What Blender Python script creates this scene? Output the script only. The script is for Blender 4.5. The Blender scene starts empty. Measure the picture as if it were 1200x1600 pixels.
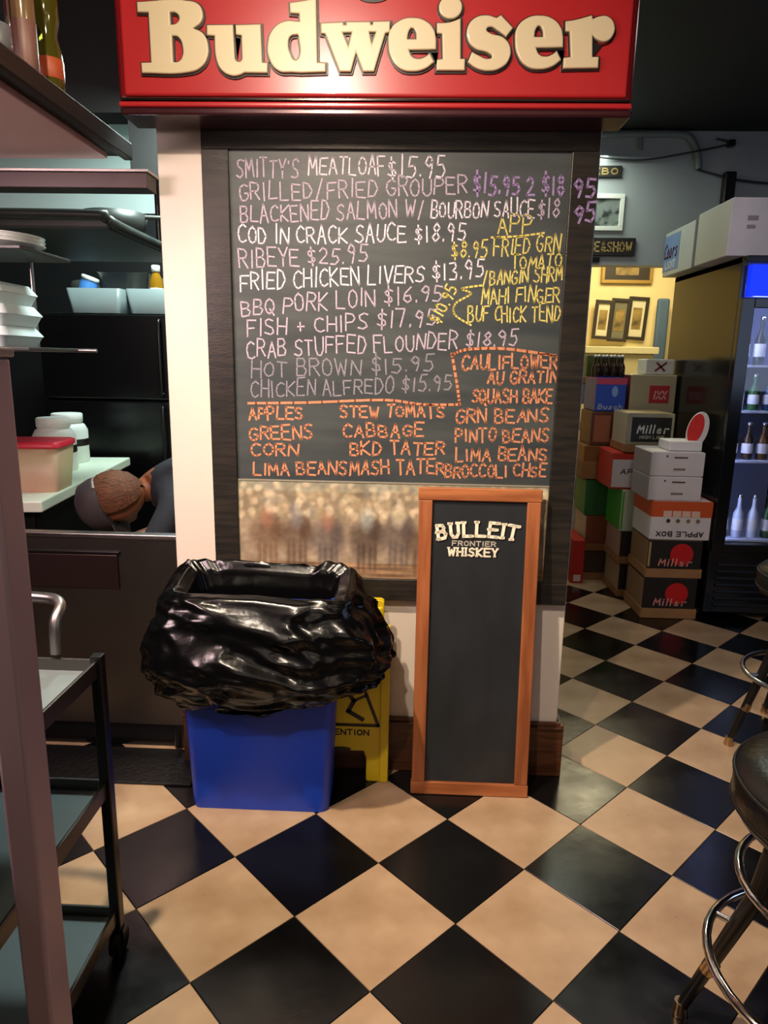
import bpy, bmesh, math, random
from mathutils import Vector, Matrix, noise
random.seed(7)
S = bpy.context.scene
C = S.collection

# ------------------------------------------------------------------ camera, world, light, exposure
CR = Vector((0.99908, 0.03931, 0.017166)); CU = Vector((-0.025142, 0.212406, 0.976858)); CF = Vector((-0.034754, 0.97639, -0.213199))
FPX = 1080.64
EYE = Vector((0, 0, 1.459))
cam = bpy.data.cameras.new('camera'); cam_o = bpy.data.objects.new('camera', cam); C.objects.link(cam_o)
M = Matrix((CR, CU, -CF)).transposed().to_4x4(); M.translation = EYE
cam_o.matrix_world = M
cam.sensor_fit = 'VERTICAL'; cam.sensor_height = 32.0; cam.lens = FPX / 1600 * 32.0
cam.clip_start = 0.02; cam.clip_end = 60
S.camera = cam_o

W = bpy.data.worlds.new('world'); S.world = W; W.use_nodes = True
W.node_tree.nodes['Background'].inputs[0].default_value = (1.0, 0.9, 0.8, 1)
W.node_tree.nodes['Background'].inputs[1].default_value = 0.02
S.view_settings.view_transform = 'Standard'; S.view_settings.look = 'None'
S.view_settings.gamma = 1.0; S.view_settings.use_curve_mapping = False
S.view_settings.exposure = 0.0

def light(name, kind, loc, energy, color, size=0.1, target=None, size_y=None, spot=None, blend=0.5):
    l = bpy.data.lights.new(name, kind); l.energy = energy; l.color = color
    if kind == 'AREA':
        l.size = size
        if size_y: l.shape = 'RECTANGLE'; l.size_y = size_y
    else: l.shadow_soft_size = size
    if kind == 'SPOT': l.spot_size = spot; l.spot_blend = blend
    o = bpy.data.objects.new(name, l); C.objects.link(o); o.location = loc
    if target is not None:
        o.rotation_euler = (Vector(target) - Vector(loc)).to_track_quat('-Z', 'Y').to_euler()
    return o
# warm lamp hanging over the aisle just above the frame
light('track_spot_floor', 'SPOT', (-0.8, 1.1, 2.88), 340, (1.0, 0.82, 0.61), 0.035, target=(0.25, 1.85, 0), spot=math.radians(82), blend=1.0)
light('track_spot_wall', 'SPOT', (-0.47, 0.25, 2.85), 150, (1.0, 0.83, 0.66), 0.04, target=(-0.1, 2.2, 1.5), spot=math.radians(80), blend=0.9)
light('pendant_bulb', 'POINT', (-0.32, 1.42, 2.36), 9, (1.0, 0.76, 0.52), 0.035)
# broad warm fill added behind the camera to brighten the wall pier
light('front_fill', 'AREA', (-0.25, -0.9, 1.9), 4, (1.0, 0.84, 0.68), 1.0, target=(-0.15, 2.3, 1.35))
# unseen soft fills added overhead and at the left
light('bar_ceiling_fill', 'AREA', (0.7, -0.6, 2.85), 5, (1.0, 0.74, 0.5), 0.9)
light('left_fill', 'AREA', (-1.5, 0.9, 2.0), 34, (1.0, 0.70, 0.70), 0.5, target=(-0.8, 2.0, 1.0))  # pinkish fill added to brighten the post and cart
# cool window light from the right of the bar
light('window_light', 'AREA', (3.2, 0.6, 1.8), 9, (0.55, 0.68, 1.0), 1.2, target=(0.8, 2.6, 0.8))
light('passage_front_fill', 'AREA', (1.3, 3.1, 2.85), 7, (1.0, 0.9, 0.85), 0.4)  # small neutral fill added to brighten the carton fronts
# kitchen fluorescent, back room lamp
light('kitchen_tube', 'AREA', (-0.88, 2.85, 2.48), 32, (0.82, 1.0, 0.96), 0.3, target=(-1.2, 2.8, 0.9))
light('kitchen_rear_fill', 'AREA', (-1.25, 3.75, 2.9), 48, (0.78, 1.0, 0.97), 0.4)  # second kitchen source added to reach the refrigerator top
light('back_room_lamp', 'AREA', (1.9, 6.0, 2.75), 42, (1.0, 0.86, 0.52), 0.9)
light('passage_fill', 'AREA', (1.0, 4.75, 2.8), 9, (0.9, 1.0, 0.82), 0.5)  # greenish fill added to tint the far passage floor

# ------------------------------------------------------------------ helpers
def P(x, y, Y):
    d = CF + CR * ((x - 600) / FPX) + CU * ((800 - y) / FPX)
    return EYE + d * (Y / d.y)

def srgb(c):
    if isinstance(c, str): c = tuple(int(c[i:i+2], 16) / 255 for i in (0, 2, 4))
    return tuple((v / 12.92 if v <= 0.04045 else ((v + 0.055) / 1.055) ** 2.4) for v in c) + (1,)

MATS = {}
def mat(name, col, rough=0.5, metal=0.0, var=0.0, scale=8.0, bump=0.0, bscale=40.0, col2=None, stretch=None, emit=0.0,
        alpha=None, spec=0.5, coat=0.0, trans=0.0, thr=None, rvar=0.0):
    if name in MATS: return MATS[name]
    m = bpy.data.materials.new(name); m.use_nodes = True; MATS[name] = m
    n = m.node_tree.nodes; l = m.node_tree.links; b = n['Principled BSDF']
    b.inputs['Base Color'].default_value = srgb(col); b.inputs['Roughness'].default_value = rough
    b.inputs['Metallic'].default_value = metal; b.inputs['Specular IOR Level'].default_value = spec
    b.inputs['Coat Weight'].default_value = coat; b.inputs['Transmission Weight'].default_value = trans
    tc = n.new('ShaderNodeTexCoord'); mp = n.new('ShaderNodeMapping'); l.new(tc.outputs['Object'], mp.inputs[0])
    if stretch: mp.inputs['Scale'].default_value = stretch
    nz = n.new('ShaderNodeTexNoise'); nz.inputs['Scale'].default_value = scale; nz.inputs['Detail'].default_value = 6
    l.new(mp.outputs[0], nz.inputs[0])
    c2 = srgb(col2) if col2 else tuple(v * (1 - var) for v in srgb(col)[:3]) + (1,)
    if var > 0 or col2:
        r = n.new('ShaderNodeValToRGB'); r.color_ramp.elements[0].position = (thr or 0.35); r.color_ramp.elements[1].position = (thr + 0.1 if thr else 0.65)
        r.color_ramp.elements[0].color = c2; r.color_ramp.elements[1].color = srgb(col)
        l.new(nz.outputs[0], r.inputs[0]); l.new(r.outputs[0], b.inputs['Base Color'])
    if rvar:
        mr = n.new('ShaderNodeMapRange'); mr.inputs['To Min'].default_value = max(0, rough - rvar); mr.inputs['To Max'].default_value = rough + rvar
        mr.inputs['From Min'].default_value = .3; mr.inputs['From Max'].default_value = .7
        l.new(nz.outputs[0], mr.inputs[0]); l.new(mr.outputs[0], b.inputs['Roughness'])
    if bump:
        nb = n.new('ShaderNodeTexNoise'); nb.inputs['Scale'].default_value = bscale; nb.inputs['Detail'].default_value = 4
        l.new(mp.outputs[0], nb.inputs[0]); bp = n.new('ShaderNodeBump'); bp.inputs['Strength'].default_value = bump
        bp.inputs['Distance'].default_value = 0.01; l.new(nb.outputs[0], bp.inputs['Height']); l.new(bp.outputs[0], b.inputs['Normal'])
    if emit:
        b.inputs['Emission Color'].default_value = srgb(col); b.inputs['Emission Strength'].default_value = emit
    if alpha is not None:                       # chalk: broken strokes that let the board show through
        nb = n.new('ShaderNodeTexNoise'); nb.inputs['Scale'].default_value = 260; nb.inputs['Detail'].default_value = 3
        l.new(tc.outputs['Object'], nb.inputs[0]); mr = n.new('ShaderNodeMapRange')
        mr.inputs['From Min'].default_value = .3; mr.inputs['From Max'].default_value = .6
        mr.inputs['To Min'].default_value = alpha * .6; mr.inputs['To Max'].default_value = alpha
        l.new(nb.outputs[0], mr.inputs[0]); l.new(mr.outputs[0], b.inputs['Alpha'])
    return m

class MB:
    def __init__(s): s.v = []; s.f = []; s.sm = []
    def add(s, vs, fs, smooth=False):
        o = len(s.v); s.v += [tuple(p) for p in vs]; s.f += [tuple(i + o for i in f) for f in fs]; s.sm += [smooth] * len(fs); return s
    def box(s, x0, x1, y0, y1, z0, z1, mtx=None):
        vs = [Vector((x, y, z)) for x in (x0, x1) for y in (y0, y1) for z in (z0, z1)]
        if mtx is not None: vs = [mtx @ p for p in vs]
        return s.add(vs, [(0, 1, 3, 2), (4, 6, 7, 5), (0, 4, 5, 1), (2, 3, 7, 6), (0, 2, 6, 4), (1, 5, 7, 3)])
    def tube(s, pts, r, n=10, cap=True, closed=False):
        pts = [Vector(p) for p in pts]; k = len(pts); rs = r if isinstance(r, (list, tuple)) else [r] * k
        vs = []; prev = None
        for i, p in enumerate(pts):
            if closed: d = pts[(i + 1) % k] - pts[i - 1]
            else: d = (pts[min(i + 1, k - 1)] - pts[max(i - 1, 0)])
            d.normalize()
            if prev is None: a = d.orthogonal().normalized()
            else: a = (prev - d * prev.dot(d)).normalized()
            prev = a; b = d.cross(a)
            for j in range(n):
                t = 2 * math.pi * j / n; vs.append(p + (a * math.cos(t) + b * math.sin(t)) * rs[i])
        fs = []
        for i in range(k if closed else k - 1):
            i2 = (i + 1) % k
            for j in range(n): fs.append((i * n + j, i * n + (j + 1) % n, i2 * n + (j + 1) % n, i2 * n + j))
        s.add(vs, fs, True)
        if cap and not closed: s.add([vs[j] for j in range(n)], [tuple(reversed(range(n)))]); s.add([vs[(k - 1) * n + j] for j in range(n)], [tuple(range(n))])
        return s
    def lathe(s, prof, cx=0, cy=0, n=24, mtx=None):     # prof: (r, z)
        vs = []; fs = []
        for r, z in prof:
            for j in range(n):
                t = 2 * math.pi * j / n; p = Vector((cx + r * math.cos(t), cy + r * math.sin(t), z))
                vs.append(mtx @ p if mtx is not None else p)
        for i in range(len(prof) - 1):
            for j in range(n): fs.append((i * n + j, i * n + (j + 1) % n, (i + 1) * n + (j + 1) % n, (i + 1) * n + j))
        s.add(vs, fs, True)
        k = (len(prof) - 1) * n
        if prof[0][0] > 1e-4: s.add(vs[:n], [tuple(reversed(range(n)))])
        if prof[-1][0] > 1e-4: s.add(vs[k:], [tuple(range(n))])
        return s
    def prism(s, poly, a, b, axis='y'):                 # poly in (x,z) extruded along y (or (x,y) along z, (y,z) along x)
        def m(p, t):
            return (p[0], t, p[1]) if axis == 'y' else ((p[0], p[1], t) if axis == 'z' else (t, p[0], p[1]))
        n = len(poly); vs = [m(p, a) for p in poly] + [m(p, b) for p in poly]
        fs = [tuple(range(n)), tuple(reversed(range(n, 2 * n)))] + [(i, (i + n), (i + 1) % n + n, (i + 1) % n) for i in range(n)]
        return s.add(vs, fs)
    def build(s, name, m, parent=None, bevel=0.0, seg=2, loc=None, fix=True):
        me = bpy.data.meshes.new(name); me.from_pydata(s.v, [], s.f); me.update()
        for p, q in zip(me.polygons, s.sm): p.use_smooth = q
        bm = bmesh.new(); bm.from_mesh(me)
        if fix: bmesh.ops.recalc_face_normals(bm, faces=bm.faces)
        if bevel:
            es = [e for e in bm.edges if len(e.link_faces) == 2 and e.calc_face_angle(0) > 0.6]
            bmesh.ops.bevel(bm, geom=es, offset=bevel, segments=seg, affect='EDGES', profile=0.5, clamp_overlap=True)
        bm.to_mesh(me); bm.free()
        me.materials.append(m)
        o = bpy.data.objects.new(name, me); C.objects.link(o)
        if parent is not None: o.parent = parent
        if loc: o.location = loc
        return o

def thing(name, label, cat, loc=(0, 0, 0), rz=0, group=None, rx=0, ry=0):
    o = bpy.data.objects.new(name, None); C.objects.link(o); o.empty_display_size = 0.05
    o.location = loc; o.rotation_euler = (rx, ry, rz); o['label'] = label; o['category'] = cat
    if group: o['group'] = group
    return o
def tag(o, label, cat, group=None, kind=None):
    o['label'] = label; o['category'] = cat
    if group: o['group'] = group
    if kind: o['kind'] = kind
    return o
def struct(o, label, cat='room'):
    o['kind'] = 'structure'; o['label'] = label; o['category'] = cat; return o
def partlabel(o, l): o['label'] = l; return o

def crom(pts, k=6, closed=False):
    pts = [Vector(p) for p in pts]; n = len(pts); out = []
    for i in range(n if closed else n - 1):
        g = lambda j: pts[j % n] if closed else pts[max(0, min(n - 1, j))]
        p0, p1, p2, p3 = g(i - 1), g(i), g(i + 1), g(i + 2)
        for q in range(k):
            t = q / k
            out.append(0.5 * ((2 * p1) + (p2 - p0) * t + (2 * p0 - 5 * p1 + 4 * p2 - p3) * t * t + (3 * p1 - p0 - 3 * p2 + p3) * t ** 3))
    if not closed: out.append(pts[-1])
    return out

# single-line lettering, x 0..1, y 0..1
G = {
 'A': [[(0,0),(.5,1),(1,0)],[(.2,.38),(.8,.38)]], 'B': [[(0,0),(0,1),(.7,.95),(.85,.75),(.65,.54),(0,.5)],[(.65,.52),(1,.3),(.8,.04),(0,0)]],
 'C': [[(1,.85),(.6,1),(.15,.8),(0,.45),(.2,.1),(.6,0),(1,.12)]], 'D': [[(0,0),(0,1),(.6,.92),(1,.5),(.6,.06),(0,0)]],
 'E': [[(1,1),(0,1),(0,0),(1,0)],[(0,.52),(.8,.52)]], 'F': [[(1,1),(0,1),(0,0)],[(0,.52),(.8,.52)]],
 'G': [[(.95,.85),(.55,1),(.12,.8),(0,.4),(.25,.05),(.7,0),(1,.2),(1,.45),(.6,.45)]], 'H': [[(0,0),(0,1)],[(1,0),(1,1)],[(0,.5),(1,.5)]],
 'I': [[(.5,0),(.5,1)]], 'J': [[(.8,1),(.8,.2),(.5,0),(.1,.15)]], 'K': [[(0,0),(0,1)],[(1,1),(0,.45),(1,0)]], 'L': [[(0,1),(0,0),(.95,0)]],
 'M': [[(0,0),(.1,1),(.5,.3),(.9,1),(1,0)]], 'N': [[(0,0),(0,1),(1,0),(1,1)]], 'O': [[(.5,1),(.12,.82),(0,.5),(.12,.15),(.5,0),(.88,.15),(1,.5),(.88,.82),(.5,1)]],
 'P': [[(0,0),(0,1),(.75,.95),(1,.74),(.75,.5),(0,.46)]], 'Q': [[(.5,1),(.1,.8),(0,.5),(.15,.15),(.5,0),(.9,.2),(1,.5),(.9,.82),(.5,1)],[(.55,.3),(1.05,-.1)]],
 'R': [[(0,0),(0,1),(.75,.95),(.98,.74),(.75,.52),(0,.48)],[(.4,.5),(1,0)]], 'S': [[(.95,.88),(.55,1),(.1,.85),(.15,.6),(.8,.42),(.95,.18),(.55,0),(0,.12)]],
 'T': [[(0,1),(1,1)],[(.5,1),(.5,0)]], 'U': [[(0,1),(.03,.25),(.3,0),(.7,0),(.97,.25),(1,1)]], 'V': [[(0,1),(.5,0),(1,1)]],
 'W': [[(0,1),(.22,0),(.5,.75),(.78,0),(1,1)]], 'X': [[(0,0),(1,1)],[(0,1),(1,0)]], 'Y': [[(0,1),(.5,.5),(1,1)],[(.5,.5),(.5,0)]], 'Z': [[(0,1),(1,1),(0,0),(1,0)]],
 '0': [[(.5,1),(.1,.8),(.05,.2),(.5,0),(.9,.2),(.92,.8),(.5,1)]], '1': [[(.5,1),(.5,0)]], '2': [[(.05,.8),(.4,1),(.85,.85),(.8,.55),(0,0),(1,0)]],
 '3': [[(.05,.95),(.7,1),(.85,.75),(.4,.53),(.9,.35),(.75,.05),(0,.03)]], '4': [[(.7,0),(.7,1),(0,.35),(1,.35)]], '5': [[(.95,1),(.2,1),(.12,.55),(.7,.58),(.95,.3),(.6,0),(0,.05)]],
 '6': [[(.8,1),(.2,.6),(.05,.25),(.45,0),(.9,.2),(.7,.5),(.15,.4)]], '7': [[(0,1),(1,1),(.4,0)]], '8': [[(.5,.52),(.12,.75),(.5,1),(.88,.75),(.5,.52),(.05,.25),(.5,0),(.95,.25),(.5,.52)]],
 '9': [[(.9,.7),(.5,.5),(.1,.7),(.45,1),(.85,.85),(.8,.4),(.6,0)]], '$': [[(.9,.8),(.5,.9),(.1,.75),(.2,.55),(.8,.42),(.9,.22),(.5,.1),(.05,.2)],[(.45,1.12),(.55,-.12)]],
 '.': [[(.45,.0),(.5,.1)]], '/': [[(.1,-.1),(.9,1.1)]], '+': [[(.5,.2),(.5,.8)],[(.15,.5),(.85,.5)]], "'": [[(.5,1),(.45,.8)]], '&': [[(1,0),(.25,.7),(.45,1),(.7,.75),(.1,.3),(.35,0),(.95,.4)]],
 '-': [[(.2,.5),(.8,.5)]], ' ': [],
 'a': [[(.9,.45),(.5,.62),(.1,.4),(.2,.05),(.6,0),(.9,.25)],[(.9,.6),(.95,0)]], 'c': [[(.9,.5),(.5,.62),(.08,.35),(.4,0),(.95,.1)]], 'e': [[(.1,.3),(.9,.35),(.6,.62),(.1,.4),(.3,.03),(.9,.08)]],
 'g': [[(.9,.5),(.5,.62),(.1,.35),(.5,.05),(.9,.35)],[(.9,.6),(.85,-.3),(.2,-.25)]], 'h': [[(.1,0),(.1,1)],[(.1,.4),(.6,.62),(.9,.4),(.9,0)]], 'i': [[(.5,0),(.5,.6)],[(.5,.8),(.5,.88)]],
 'l': [[(.5,1),(.5,0)]], 'n': [[(.1,0),(.1,.6)],[(.1,.4),(.6,.62),(.9,.4),(.9,0)]], 'o': [[(.5,.62),(.1,.4),(.2,.05),(.6,0),(.92,.3),(.5,.62)]], 'r': [[(.2,0),(.2,.6)],[(.2,.4),(.5,.6),(.9,.55)]],
 's': [[(.85,.55),(.4,.62),(.2,.45),(.8,.2),(.6,0),(.1,.05)]], 't': [[(.5,.9),(.5,.1),(.9,0)],[(.15,.62),(.85,.62)]], 'u': [[(.1,.6),(.15,.1),(.6,0),(.9,.3)],[(.9,.6),(.9,0)]],
}
def ribbon(mb, pts, w, fmap):
    """flat stroke through 2D pts (already in plane units); fmap(u,v) -> 3D"""
    for a, b in zip(pts[:-1], pts[1:]):
        dx, dy = b[0] - a[0], b[1] - a[1]; L = math.hypot(dx, dy)
        if L < 1e-7: continue
        dx /= L; dy /= L; e = w * .35; nx, ny = -dy * w / 2, dx * w / 2
        a2 = (a[0] - dx * e, a[1] - dy * e); b2 = (b[0] + dx * e, b[1] + dy * e)
        mb.add([fmap(a2[0] + nx, a2[1] + ny), fmap(b2[0] + nx, b2[1] + ny), fmap(b2[0] - nx, b2[1] - ny), fmap(a2[0] - nx, a2[1] - ny)], [(0, 1, 2, 3)])
def write(mb, text, u0, u1, v0, v1, h, w, fmap, jit=0.0, gw=.74, rnd=random, arc=0.0, slant=0.0, serif=0.0):
    wd = [{'.': .45, "'": .4, '1': .6, 'I': .5, ' ': .55, 'i': .5, 'l': .5, 'M': 1.15, 'W': 1.2, 'J': .8}.get(c, 1) for c in text]; tot = sum(wd); acc = 0
    for i, ch in enumerate(text):
        cell = (u1 - u0) * wd[i] / tot; t = (acc + wd[i] / 2) / tot; bu = u0 + (u1 - u0) * acc / tot + cell * (1 - gw) / 2; acc += wd[i]; bv = v0 + (v1 - v0) * t + arc * (1 - (2 * t - 1) ** 2)
        g = cell * gw; k = (1 + rnd.uniform(-jit, jit) * .35); oy = rnd.uniform(-jit, jit) * h * .2; sl = slant + rnd.uniform(-jit, jit) * .2
        rot = -arc * 4 * (2 * t - 1) / max(1e-6, (u1 - u0)) if arc else 0
        for st in G.get(ch, []):
            q = []
            for x, y in st:
                x += rnd.uniform(-jit, jit) * .12; y += rnd.uniform(-jit, jit) * .1
                lu, lv = (x - .5) * g + sl * h * y, y * h * k
                q.append((bu + g / 2 + lu - lv * math.sin(rot), bv + lv * math.cos(rot) + lu * math.sin(rot) + oy))
            ribbon(mb, q, w, fmap)
            if serif:
                for (x, y) in (q[0], q[-1]):
                    ribbon(mb, [(x - serif, y), (x + serif, y)], w * .8, fmap)
def fm(y): return lambda u, v: (u, y, v)
def disk(mb, cx, cz, rx, rz, y, n=28, ang=0, y2=None):
    ca, sa = math.cos(ang), math.sin(ang)
    pts = [(cx + rx * math.cos(2 * math.pi * i / n) * ca - rz * math.sin(2 * math.pi * i / n) * sa, cz + rx * math.cos(2 * math.pi * i / n) * sa + rz * math.sin(2 * math.pi * i / n) * ca) for i in range(n)]
    mb.prism(pts, y, y2 if y2 is not None else y + .001)

# ------------------------------------------------------------------ materials
m_wall = mat('wall_paint', 'DDD0C4', .42, var=.06, scale=3, bump=.05, bscale=60)
m_black = mat('ceiling_black', '0E100F', .7, var=.3, scale=4)
m_tile_w = mat('tile_cream', 'B29779', .36, col2='9E8264', scale=7, bump=.06, bscale=30, rvar=.1)
m_tile_b = mat('tile_black', '0D0D0D', .22, var=.3, scale=5, bump=.04, bscale=25, rvar=.08)
m_grout = mat('tile_joint', '2A221A', .8)
m_wood_dark = mat('baseboard_wood', '5E3620', .4, col2='42230F', scale=10, stretch=(1, 8, 12), bump=.1)
m_frame_blk = mat('black_frame_wood', '1E1D1C', .3, col2='2E2924', scale=7, stretch=(1, 1, 9), bump=.12, bscale=50)
m_chalkb = mat('chalkboard', '33393C', .45, col2='434949', scale=3, stretch=(1, 1, 6), bump=.03)
m_slate = mat('slate', '1D2024', .42, col2='272B2F', scale=12, stretch=(1, 1, .4), rvar=.06)
m_pine = mat('stained_pine', 'A5623A', .45, col2='824726', scale=6, stretch=(5, 5, .6), bump=.08)
m_pine_h = mat('stained_pine_rail', 'AE6A3E', .45, col2='884C28', scale=6, stretch=(.6, 5, 5), bump=.08)
m_red = mat('sign_red', 'B4262A', .28, var=.1, scale=2, coat=.4)
m_red_d = mat('sign_dark_red', '6E1116', .3, coat=.4)
m_cream = mat('letter_cream', 'D6C6A2', .38, coat=.3)
m_ink = mat('black_outline', '170B08', .4)
m_chrome = mat('chrome', 'D8D5CF', .12, metal=1)
m_steel = mat('brushed_steel', 'A09A98', .34, metal=1, var=.15, scale=5, stretch=(1, 1, .1), rvar=.06)
m_steel_d = mat('dull_steel', '6E6A66', .38, metal=1, var=.2, scale=4)
m_bag = mat('bag_plastic', '050506', .2, spec=.34, bump=.1, bscale=30)
m_blue = mat('bin_blue', '1440B8', .42, var=.12, scale=3, bump=.05)
m_yellow = mat('sign_yellow', 'DDBE1A', .42, var=.06, scale=4)
m_vinyl = mat('black_vinyl', '0C0B0A', .3, bump=.15, bscale=70)
m_blk_metal = mat('black_metal', '0B0B0B', .32)
m_brass = mat('brass_glide', 'BFA27A', .28, metal=1)
m_blkplastic = mat('black_plastic', '0A0A0B', .25)
m_glass = mat('cooler_glass', 'FFFFFF', .02, trans=1.0)
m_clear = mat('clear_plastic', 'DDE8EA', .2, trans=.85, spec=.4)
m_white = mat('white_plastic', 'E9ECE6', .4)
m_card = mat('cardboard', '9C7148', .75, var=.15, scale=6)
m_kwall = mat('kitchen_wall_dark', '17191A', .5, var=.3, scale=3)
m_kwhite = mat('kitchen_wall_white', 'DDE9E6', .5)
m_paper = mat('paper_white', 'DAD9DC', .6)

# ------------------------------------------------------------------ the setting
c45 = math.sqrt(.5); TS = .3048; OX, OY = -.276964, 1.572256
floor = MB().box(-3.2, 3.6, -1.2, 8.0, -.06, -.004).build('floor', m_grout)
struct(floor, 'black and cream checkered tile floor laid on the diagonal', 'floor')
g = .0012
def tile_mesh(name, m):
    mb = MB().box(g, TS - g, g, TS - g, -.004, 0)
    o = mb.build(name, m, bevel=.0008, seg=1); me = o.data; bpy.data.objects.remove(o); return me
tm = [tile_mesh('cream_tile', m_tile_w), tile_mesh('black_tile', m_tile_b)]
cnt = 0; rest = [MB(), MB()]
def corner(a, b): return (OX + (b + a) * c45 * TS, OY + (b - a) * c45 * TS)
cells = []
for a in range(-26, 18):
    for b in range(-16, 30):
        x, y = corner(a + .5, b + .5)
        if not (-3.0 < x < 3.4 and -1.0 < y < 7.8): continue
        d = Vector((x, y, 0)) - EYE; z = d.dot(CF)
        vis = False
        if z > .3:
            px = 600 + FPX * d.dot(CR) / z; py = 800 - FPX * d.dot(CU) / z
            vis = -130 < px < 1330 and 0 < py < 1800 and y < 5.6 and not (y > 2.5 and px > 265 and px < 850)
        cells.append((0 if vis else 1, y, a, b, x))
cells.sort()
for k, (nv, y, a, b, x) in enumerate(cells):
    col = (a + b) % 2; x0, y0 = corner(a + 1, b)
    if not nv and cnt < 290:
        o = bpy.data.objects.new('tile', tm[col]); C.objects.link(o); o.parent = floor
        o.location = (x0, y0, random.uniform(-.0003, .0003)); o.rotation_euler = (0, 0, math.pi / 4); cnt += 1
    else:
        mt = Matrix.Translation((x0, y0, 0)) @ Matrix.Rotation(math.pi / 4, 4, 'Z')
        rest[col].box(g, TS - g, g, TS - g, -.004, 0, mt)
# note: cell square runs from corner(a+1,b) along +x' (b) and +y' (-a)
for i, n_ in enumerate(('cream_tiling', 'black_tiling')):
    o = rest[i].build(n_, (m_tile_w, m_tile_b)[i], floor); o['kind'] = 'stuff'

struct(MB().box(-3.2, 3.6, -1.2, 5.0, 2.95, 3.05).build('ceiling', m_black), 'flat black ceiling over the bar and kitchen', 'ceiling')
wall = struct(MB().box(-.80, .552, 2.285, 2.42, 0, 2.95).build('wall_centre', m_wall, bevel=.004), 'cream wall pier carrying the menu board and red sign', 'wall')
bb = struct(MB().box(-.80, .562, 2.268, 2.285, 0, .185).box(-.80, .566, 2.262, 2.285, .185, .193).box(-.80, .563, 2.272, 2.285, .193, .208)
            .box(.56, .574, 2.268, 2.42, 0, .2).build('baseboard_centre', m_wood_dark, bevel=.002), 'dark brown wooden baseboard under the cream wall', 'baseboard')
# wall with the passage opening behind, on the right
m_farwall = mat('far_wall_paint', 'A7AFB4', .5, var=.08, scale=2)
fw = MB().box(.3, 3.6, 4.98, 5.10, 2.12, 2.95).box(1.9, 3.6, 4.98, 5.10, 0, 2.12).box(.3, .95, 4.98, 5.1, 0, 2.12)
struct(fw.build('wall_back', m_farwall), 'pale grey back wall above the opening to the next room', 'wall')
m_yel = mat('back_room_paint', 'E8D39A', .6, var=.05)
struct(MB().box(.3, 4.2, 7.0, 7.1, 0, 2.95).build('wall_back_room', m_yel), 'yellow lit wall of the room beyond the opening', 'wall')
struct(MB().box(.3, .4, 5.1, 7.0, 0, 2.95).build('wall_back_room_left', m_yel), 'yellow left wall of the room beyond the opening', 'wall')
struct(MB().box(.3, 4.2, 5.0, 7.1, 2.95, 3.05).build('ceiling_back_room', mat('back_ceiling', 'D8CDB0', .7)), 'ceiling of the room beyond the opening', 'ceiling')
# kitchen shell
struct(MB().box(-3.2, .3, 4.9, 5.0, 0, 2.40).build('wall_kitchen_back', m_kwall), 'dark lower back wall of the kitchen', 'wall')
struct(MB().box(-3.2, .3, 4.9, 5.0, 2.40, 2.95).build('wall_kitchen_upper', m_kwhite), 'bright white upper back wall of the kitchen', 'wall')
struct(MB().box(-3.2, -.8, 3.15, 3.3, 2.46, 2.95).box(-1.22, .22, 3.15, 3.3, 2.2, 2.95).build('trim_1', m_black), 'dark soffit dropping from the kitchen ceiling', 'soffit')
struct(MB().box(-3.3, -3.2, -1.2, 5.0, 0, 2.95).build('wall_left', m_kwall), 'dark left wall of the kitchen', 'wall')
struct(MB().box(.22, .32, 2.42, 5.0, 0, 2.95).build('wall_kitchen_right', m_wall), 'cream wall between kitchen and passage', 'wall')
struct(MB().box(3.6, 3.7, -1.2, 5.1, 0, 2.95).build('wall_right', mat('dark_right_wall', '241C1A', .6)), 'dark right wall of the bar room', 'wall')
tag(MB().box(.95, 1.9, 5.15, 6.2, 0, .008).build('floor_mat', mat('mat_grey', '4A4A46', .85, var=.2, scale=30)), 'grey floor mat beyond the opening behind the beer cases', 'mat')

# ------------------------------------------------------------------ menu board
BY = 2.258
board = thing('menu_board', 'large black-framed chalkboard menu with pink, yellow and orange handwriting on the cream wall', 'chalkboard', (-.0575, 2.285, .655))
bx, bz = board.location.x, board.location.z
def L(o): o.location = (-bx, -2.285, -bz); return o      # parts below are given in wall coordinates
x0, x1, z0, z1 = -.655, .543, .655, 2.152
for a in ((x0, x1, 2.256, 2.285, 2.078, z1), (x0, x1, 2.256, 2.285, z0, .732), (x0, -.572, 2.2565, 2.285, .732, 2.078), (.462, x1, 2.2565, 2.285, .732, 2.078)):
    L(MB().box(*a).build('frame_board', m_frame_blk, board, bevel=.003))
L(MB().box(-.572, .462, 2.268, 2.285, 1.066, 2.078).build('slate_panel', m_chalkb, board))
L(MB().box(-.572, .462, 2.264, 2.285, 1.061, 1.066).build('divider_strip', mat('divider', '8A8474', .5), board))
# picture panel: a faded print of a horse race
nx_, nz_ = 230, 74; X0, X1, Z0, Z1 = -.572, .462, .732, 1.061
vs = []; cols = []
rr = random.Random(3)
blobs = []
for cx in (.10, .19, .30, .41, .52, .60, .72, .84, .93):
    hx = cx + rr.uniform(-.015, .015); hz = .42 + rr.uniform(-.05, .05)
    dk = rr.choice([(.30, .20, .14), (.22, .16, .13), (.38, .25, .16), (.28, .24, .24)])
    blobs.append((hx, hz, .042, .15, dk, .85)); blobs.append((hx + .028, hz + .08, .015, .10, dk, .8))
    jc = rr.choice([(.80, .74, .58), (.55, .62, .62), (.74, .60, .40), (.42, .42, .46), (.62, .35, .25)])
    blobs.append((hx, hz + .20, .017, .09, jc, .8)); blobs.append((hx + .004, hz + .31, .009, .05, (.75, .68, .55), .8))
    for q in (-.026, -.01, .012, .028): blobs.append((hx + q, hz - .2, .005, .11, dk, .7))
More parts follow.
